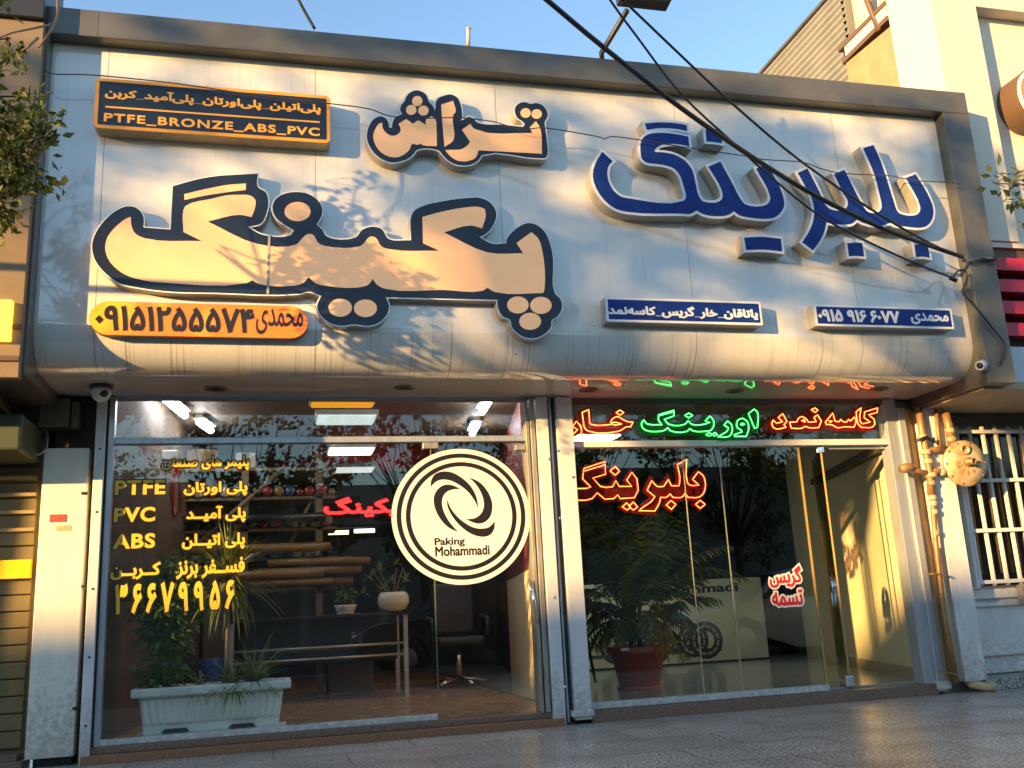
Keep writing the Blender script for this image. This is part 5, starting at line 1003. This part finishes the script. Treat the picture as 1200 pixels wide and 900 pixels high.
# the tree whose bough hangs in at the upper left
bough = [(-1.47,-2.0,3.48,.25,330),(-1.36,-2.0,3.30,.25,300),(-1.50,-2.0,3.06,.26,300),(-1.22,-2.05,3.44,.13,80),(-1.26,-2.0,3.22,.17,110),(-1.38,-2.0,2.94,.15,80),(-1.5,-2.0,3.74,.18,50),(-1.40,-2.1,2.70,.08,14),(-1.30,-2.0,3.64,.12,26),(-1.42,-2.0,3.98,.16,45),(-1.50,-2.0,4.15,.14,30)]
tree("street_tree", "kerbside tree whose leafy bough hangs before the left neighbour", -6.4, -2.4, bough+crown(-6.9,-2.3,5.4,1.3,1.0,.9,7,.6,170,3), 3.3, .12, L=.058, Wd=.017, hub=(-2.05,-2.05,3.35), seed=5, group="street trees")
rb = [tuple(at(1186,212,-2.4))+(.16,26), tuple(at(1196,235,-2.4))+(.14,20), tuple(at(1168,215,-2.4))+(.07,7), tuple(at(1199,262,-2.4))+(.06,6)]
tree("street_tree", "kerbside tree whose twig tip shows at the right edge", 7.6, -3.4, rb+crown(7.4,-3.3,5.0,1.4,1.2,1.2,12,.6,150,8), 3.2, .12, L=.075, Wd=.02, seed=9, group="street trees")
tw_ = tag(MB().tube([at(67,-6,-2.0),at(68,14,-2.0),at(66,24,-2.0),at(57,40,-2.0),at(45,56,-2.0)], .010, 6, r2=.005).tube([at(63,28,-2.0),at(40,33,-2.02),at(15,38,-2.05),at(-10,47,-2.1)], .007, 6, r2=.005).tube([at(45,44,-2.0),at(33,55,-2.0),at(23,61,-2.0)], .008, 6, r2=.004).build("bare_twig", mat("pale_twig", (0.28,0.19,0.13), .8)), "bare forked twig above the leafy bough at upper left", "twig")  # twig in one even pale brown
# trees on the far side of the street: they dapple the fascia and show in the glass
specs = [(-22.0,-9.2,6.9),(-18.6,-9.0,6.95),(-13.4,-9.2,6.95),(-9.3,-8.9,6.5),(-6.2,-9.2,6.2)]
for i, (x, y, z) in enumerate(specs):
    tree("street_tree", ["farthest leafy tree down the street to the left","second leafy tree down the street to the left","leafy tree in the middle of the left row","fourth leafy tree of the row across the road","leafy tree across the road nearest the camera's left"][i],
         x, y, crown(x,y,z,[2.1,1.9,2.1,1.9,1.8][i],1.5,[1.2,1.2,1.2,1.0,1.0][i],[74,74,74,40,26][i],.36,66,20+i), 5.0, .12, L=.11, Wd=.033, seed=40+i, group="street trees", z0=-.13)
for i, (x, y, z) in enumerate([(3.0,-12.9,3.7),(6.6,-13.3,4.0),(10.2,-12.8,3.7),(13.9,-13.2,4.1),(-.7,-13.3,3.8),(-4.3,-13.0,3.9),(17.6,-13,3.9),(21.4,-13.2,4.0)]):
    tree("street_tree", ["dense tree standing across the road behind the camera","dense tree across the road behind the silver car","dense tree across the road right of the silver car","dense tree across the road right of the house row's middle","dense tree across the road left of the camera","dense tree across the road farther left of the camera","dense tree across the road near the right end of the row","dense tree ending the row across the road on the right"][i],
         x, y, crown(x,y,z,2.2,1.5,2.5,48,.62,120,60+i), 2.2, .12, L=.13, Wd=.045, seed=70+i, group="street trees", z0=-.13)
# ------------------------------------------------------------------ buildings opposite
cols = [(0.34,0.27,0.2),(0.42,0.38,0.32),(0.25,0.2,0.17),(0.38,0.33,0.25),(0.3,0.28,0.27)]
x = -62.0; i = 0; M_win = mat("street_window", (0.03,0.035,0.04), .1); M_shut = mat("street_shutter", (0.2,0.2,0.2), .5, var=.3)
names = ["plain tan","pale grey","dark brown","sandy","ash grey"]
place = ["at the far left end of the street","next to the far left end","well left across the road","left of centre across the road","behind the camera across the road","right of centre across the road","right across the road","far right across the road","at the far right end","beyond the far right end"]
while x < 38:
    w = 10.0; h = [8.3,8.1,8.5,8.3,8.2][i % 5]
    if x > -14: h -= 3.3
    b = thing("street_building", (x+w/2,-22,0), "%s two storey building %s" % (names[i % 5], place[i % 10]), "building", "buildings across the road")
    MB().box(x+.05, x+w-.05, -32, -22, -.1, h, bev=.02).build("wall", mat("street_wall_%d" % (i % 5), cols[i % 5], .8, var=.25, vscale=2), b)
    for k in range(4):
        wx = x+.9+k*2.3
        MB().box(wx, wx+1.3, -22.05, -21.99, 3.8, min(5.6, h-.35)).build("window", M_win, b)
        MB().box(wx-.2, wx+1.8, -22.06, -21.99, .1, 2.7).build("shop_shutter", M_shut, b)
    MB().box(x+.0, x+w, -22.9, -21.985, 3.2, 3.6).build("canopy", mat("street_canopy", (0.12,0.1,0.1), .6), b); x += w; i += 1
# ------------------------------------------------------------------ parked cars across the kerb
def car(label, x, y, paint):
    t = thing("parked_car", (x,y,-.13), label, "car", "cars parked along the road"); M = Matrix.Translation((x,y,-.13))
    pf = [(-2.1,.35),(-2.12,.62),(-2.0,.80),(-1.15,.93),(-.55,1.38),(-.3,1.44),(.75,1.44),(1.0,1.38),(1.55,.98),(2.05,.92),(2.15,.7),(2.12,.35),(1.75,.30),(1.62,.55),(1.4,.66),(1.15,.6),(1.0,.3),(-1.0,.3),(-1.12,.55),(-1.35,.66),(-1.6,.6),(-1.75,.32)]
    c = ccw(smooth(pf, corner=70, seg=3)); mb = MB(); ov, tri = fill([c]); nlay = [(-.84,.0,.90),(-.80,.0,1.0),(-.6,.0,1.0),(.6,.0,1.0),(.80,.0,1.0),(.84,.0,.90)]
    n = len(c); vs = []
    for (yy,_,s) in nlay:
        for (px,pz) in c:
            f = (yy*(1-.22*max(0,(pz-.95)/.5))); vs.append(M @ Vector((px*(.97 if s < 1 else 1), f, pz if s == 1 else .35+(pz-.35)*.985)))
    fs = [(i*n+k, i*n+(k+1)%n, (i+1)*n+(k+1)%n, (i+1)*n+k) for i in range(len(nlay)-1) for k in range(n)]; mb.add(vs, fs, True)
    for i in (0, len(nlay)-1): mb.add(vs[i*n:(i+1)*n], [tuple(range(n)) if i else tuple(range(n-1,-1,-1))])
    mb.build("body", paint, t); gw = MB()
    for s in (-1,1):
        for poly in ([(-.98,.96),(-.5,1.33),(.08,1.37),(.08,.96)],[(.14,.96),(.14,1.37),(.72,1.36),(1.3,.98)]): gw.add([M @ Vector((px, s*(.845*(1-.22*max(0,(pz-.95)/.5))+.004), pz)) for px,pz in poly], [(0,1,2,3)])
    gw.build("side_window", M_win, t); ws = MB()
    ws.add([M @ Vector(p) for p in ((-1.14,-.7,.945),(-1.14,.7,.945),(-.57,.64,1.385),(-.57,-.64,1.385))], [(0,1,2,3)]).add([M @ Vector(p) for p in ((1.02,-.64,1.385),(1.02,.64,1.385),(1.55,.7,1.0),(1.55,-.7,1.0))], [(0,1,2,3)])
    ws.build("windscreen", M_win, t)
    for px in (-1.38,1.38):
        for s in (-1,1):
            w_ = MB().lathe(M @ Vector((px,s*.82,.31)), [(.0,-.09),(.27,-.09),(.31,-.06),(.31,.06),(.27,.09),(.19,.09),(.18,.06),(0,.06)], 24, axis=(0,s,0)).build("wheel", mat("tyre", (0.02,0.02,0.02), .8), t)
            MB().lathe(M @ Vector((px,s*.82,.31)), [(.185,.058),(.17,.075),(.05,.08),(0,.085)], 16, axis=(0,s,0)).build("hubcap", M_alu, w_)
    for s in (-1,1):
        MB().box(-2.13,-2.0,s*.62-.13,s*.62+.13,.62,.76,bev=.03,M=M).build("headlight", M_chrome, t); MB().box(2.0,2.15,s*.64-.1,s*.64+.1,.68,.86,bev=.03,M=M).build("tail_light", M_red, t)
    MB().box(-2.16,-2.05,-.7,.7,.36,.50,bev=.03,M=M).box(2.05,2.18,-.7,.7,.36,.5,bev=.03,M=M).build("bumper", paint, t); return t
M_silv = mat("silver_car_paint", (0.5,0.52,0.54), .25, metal=.5, coat=1.0); M_darkc = mat("dark_car_paint", (0.05,0.06,0.09), .25, metal=.4, coat=1.0)
car("silver saloon car parked across the road", 9.2, -9.2, M_silv); car("dark blue saloon car parked across the road", 3.4, -9.3, M_darkc); car("dark saloon car parked down the road to the left", -8.5, -8.0, M_darkc)
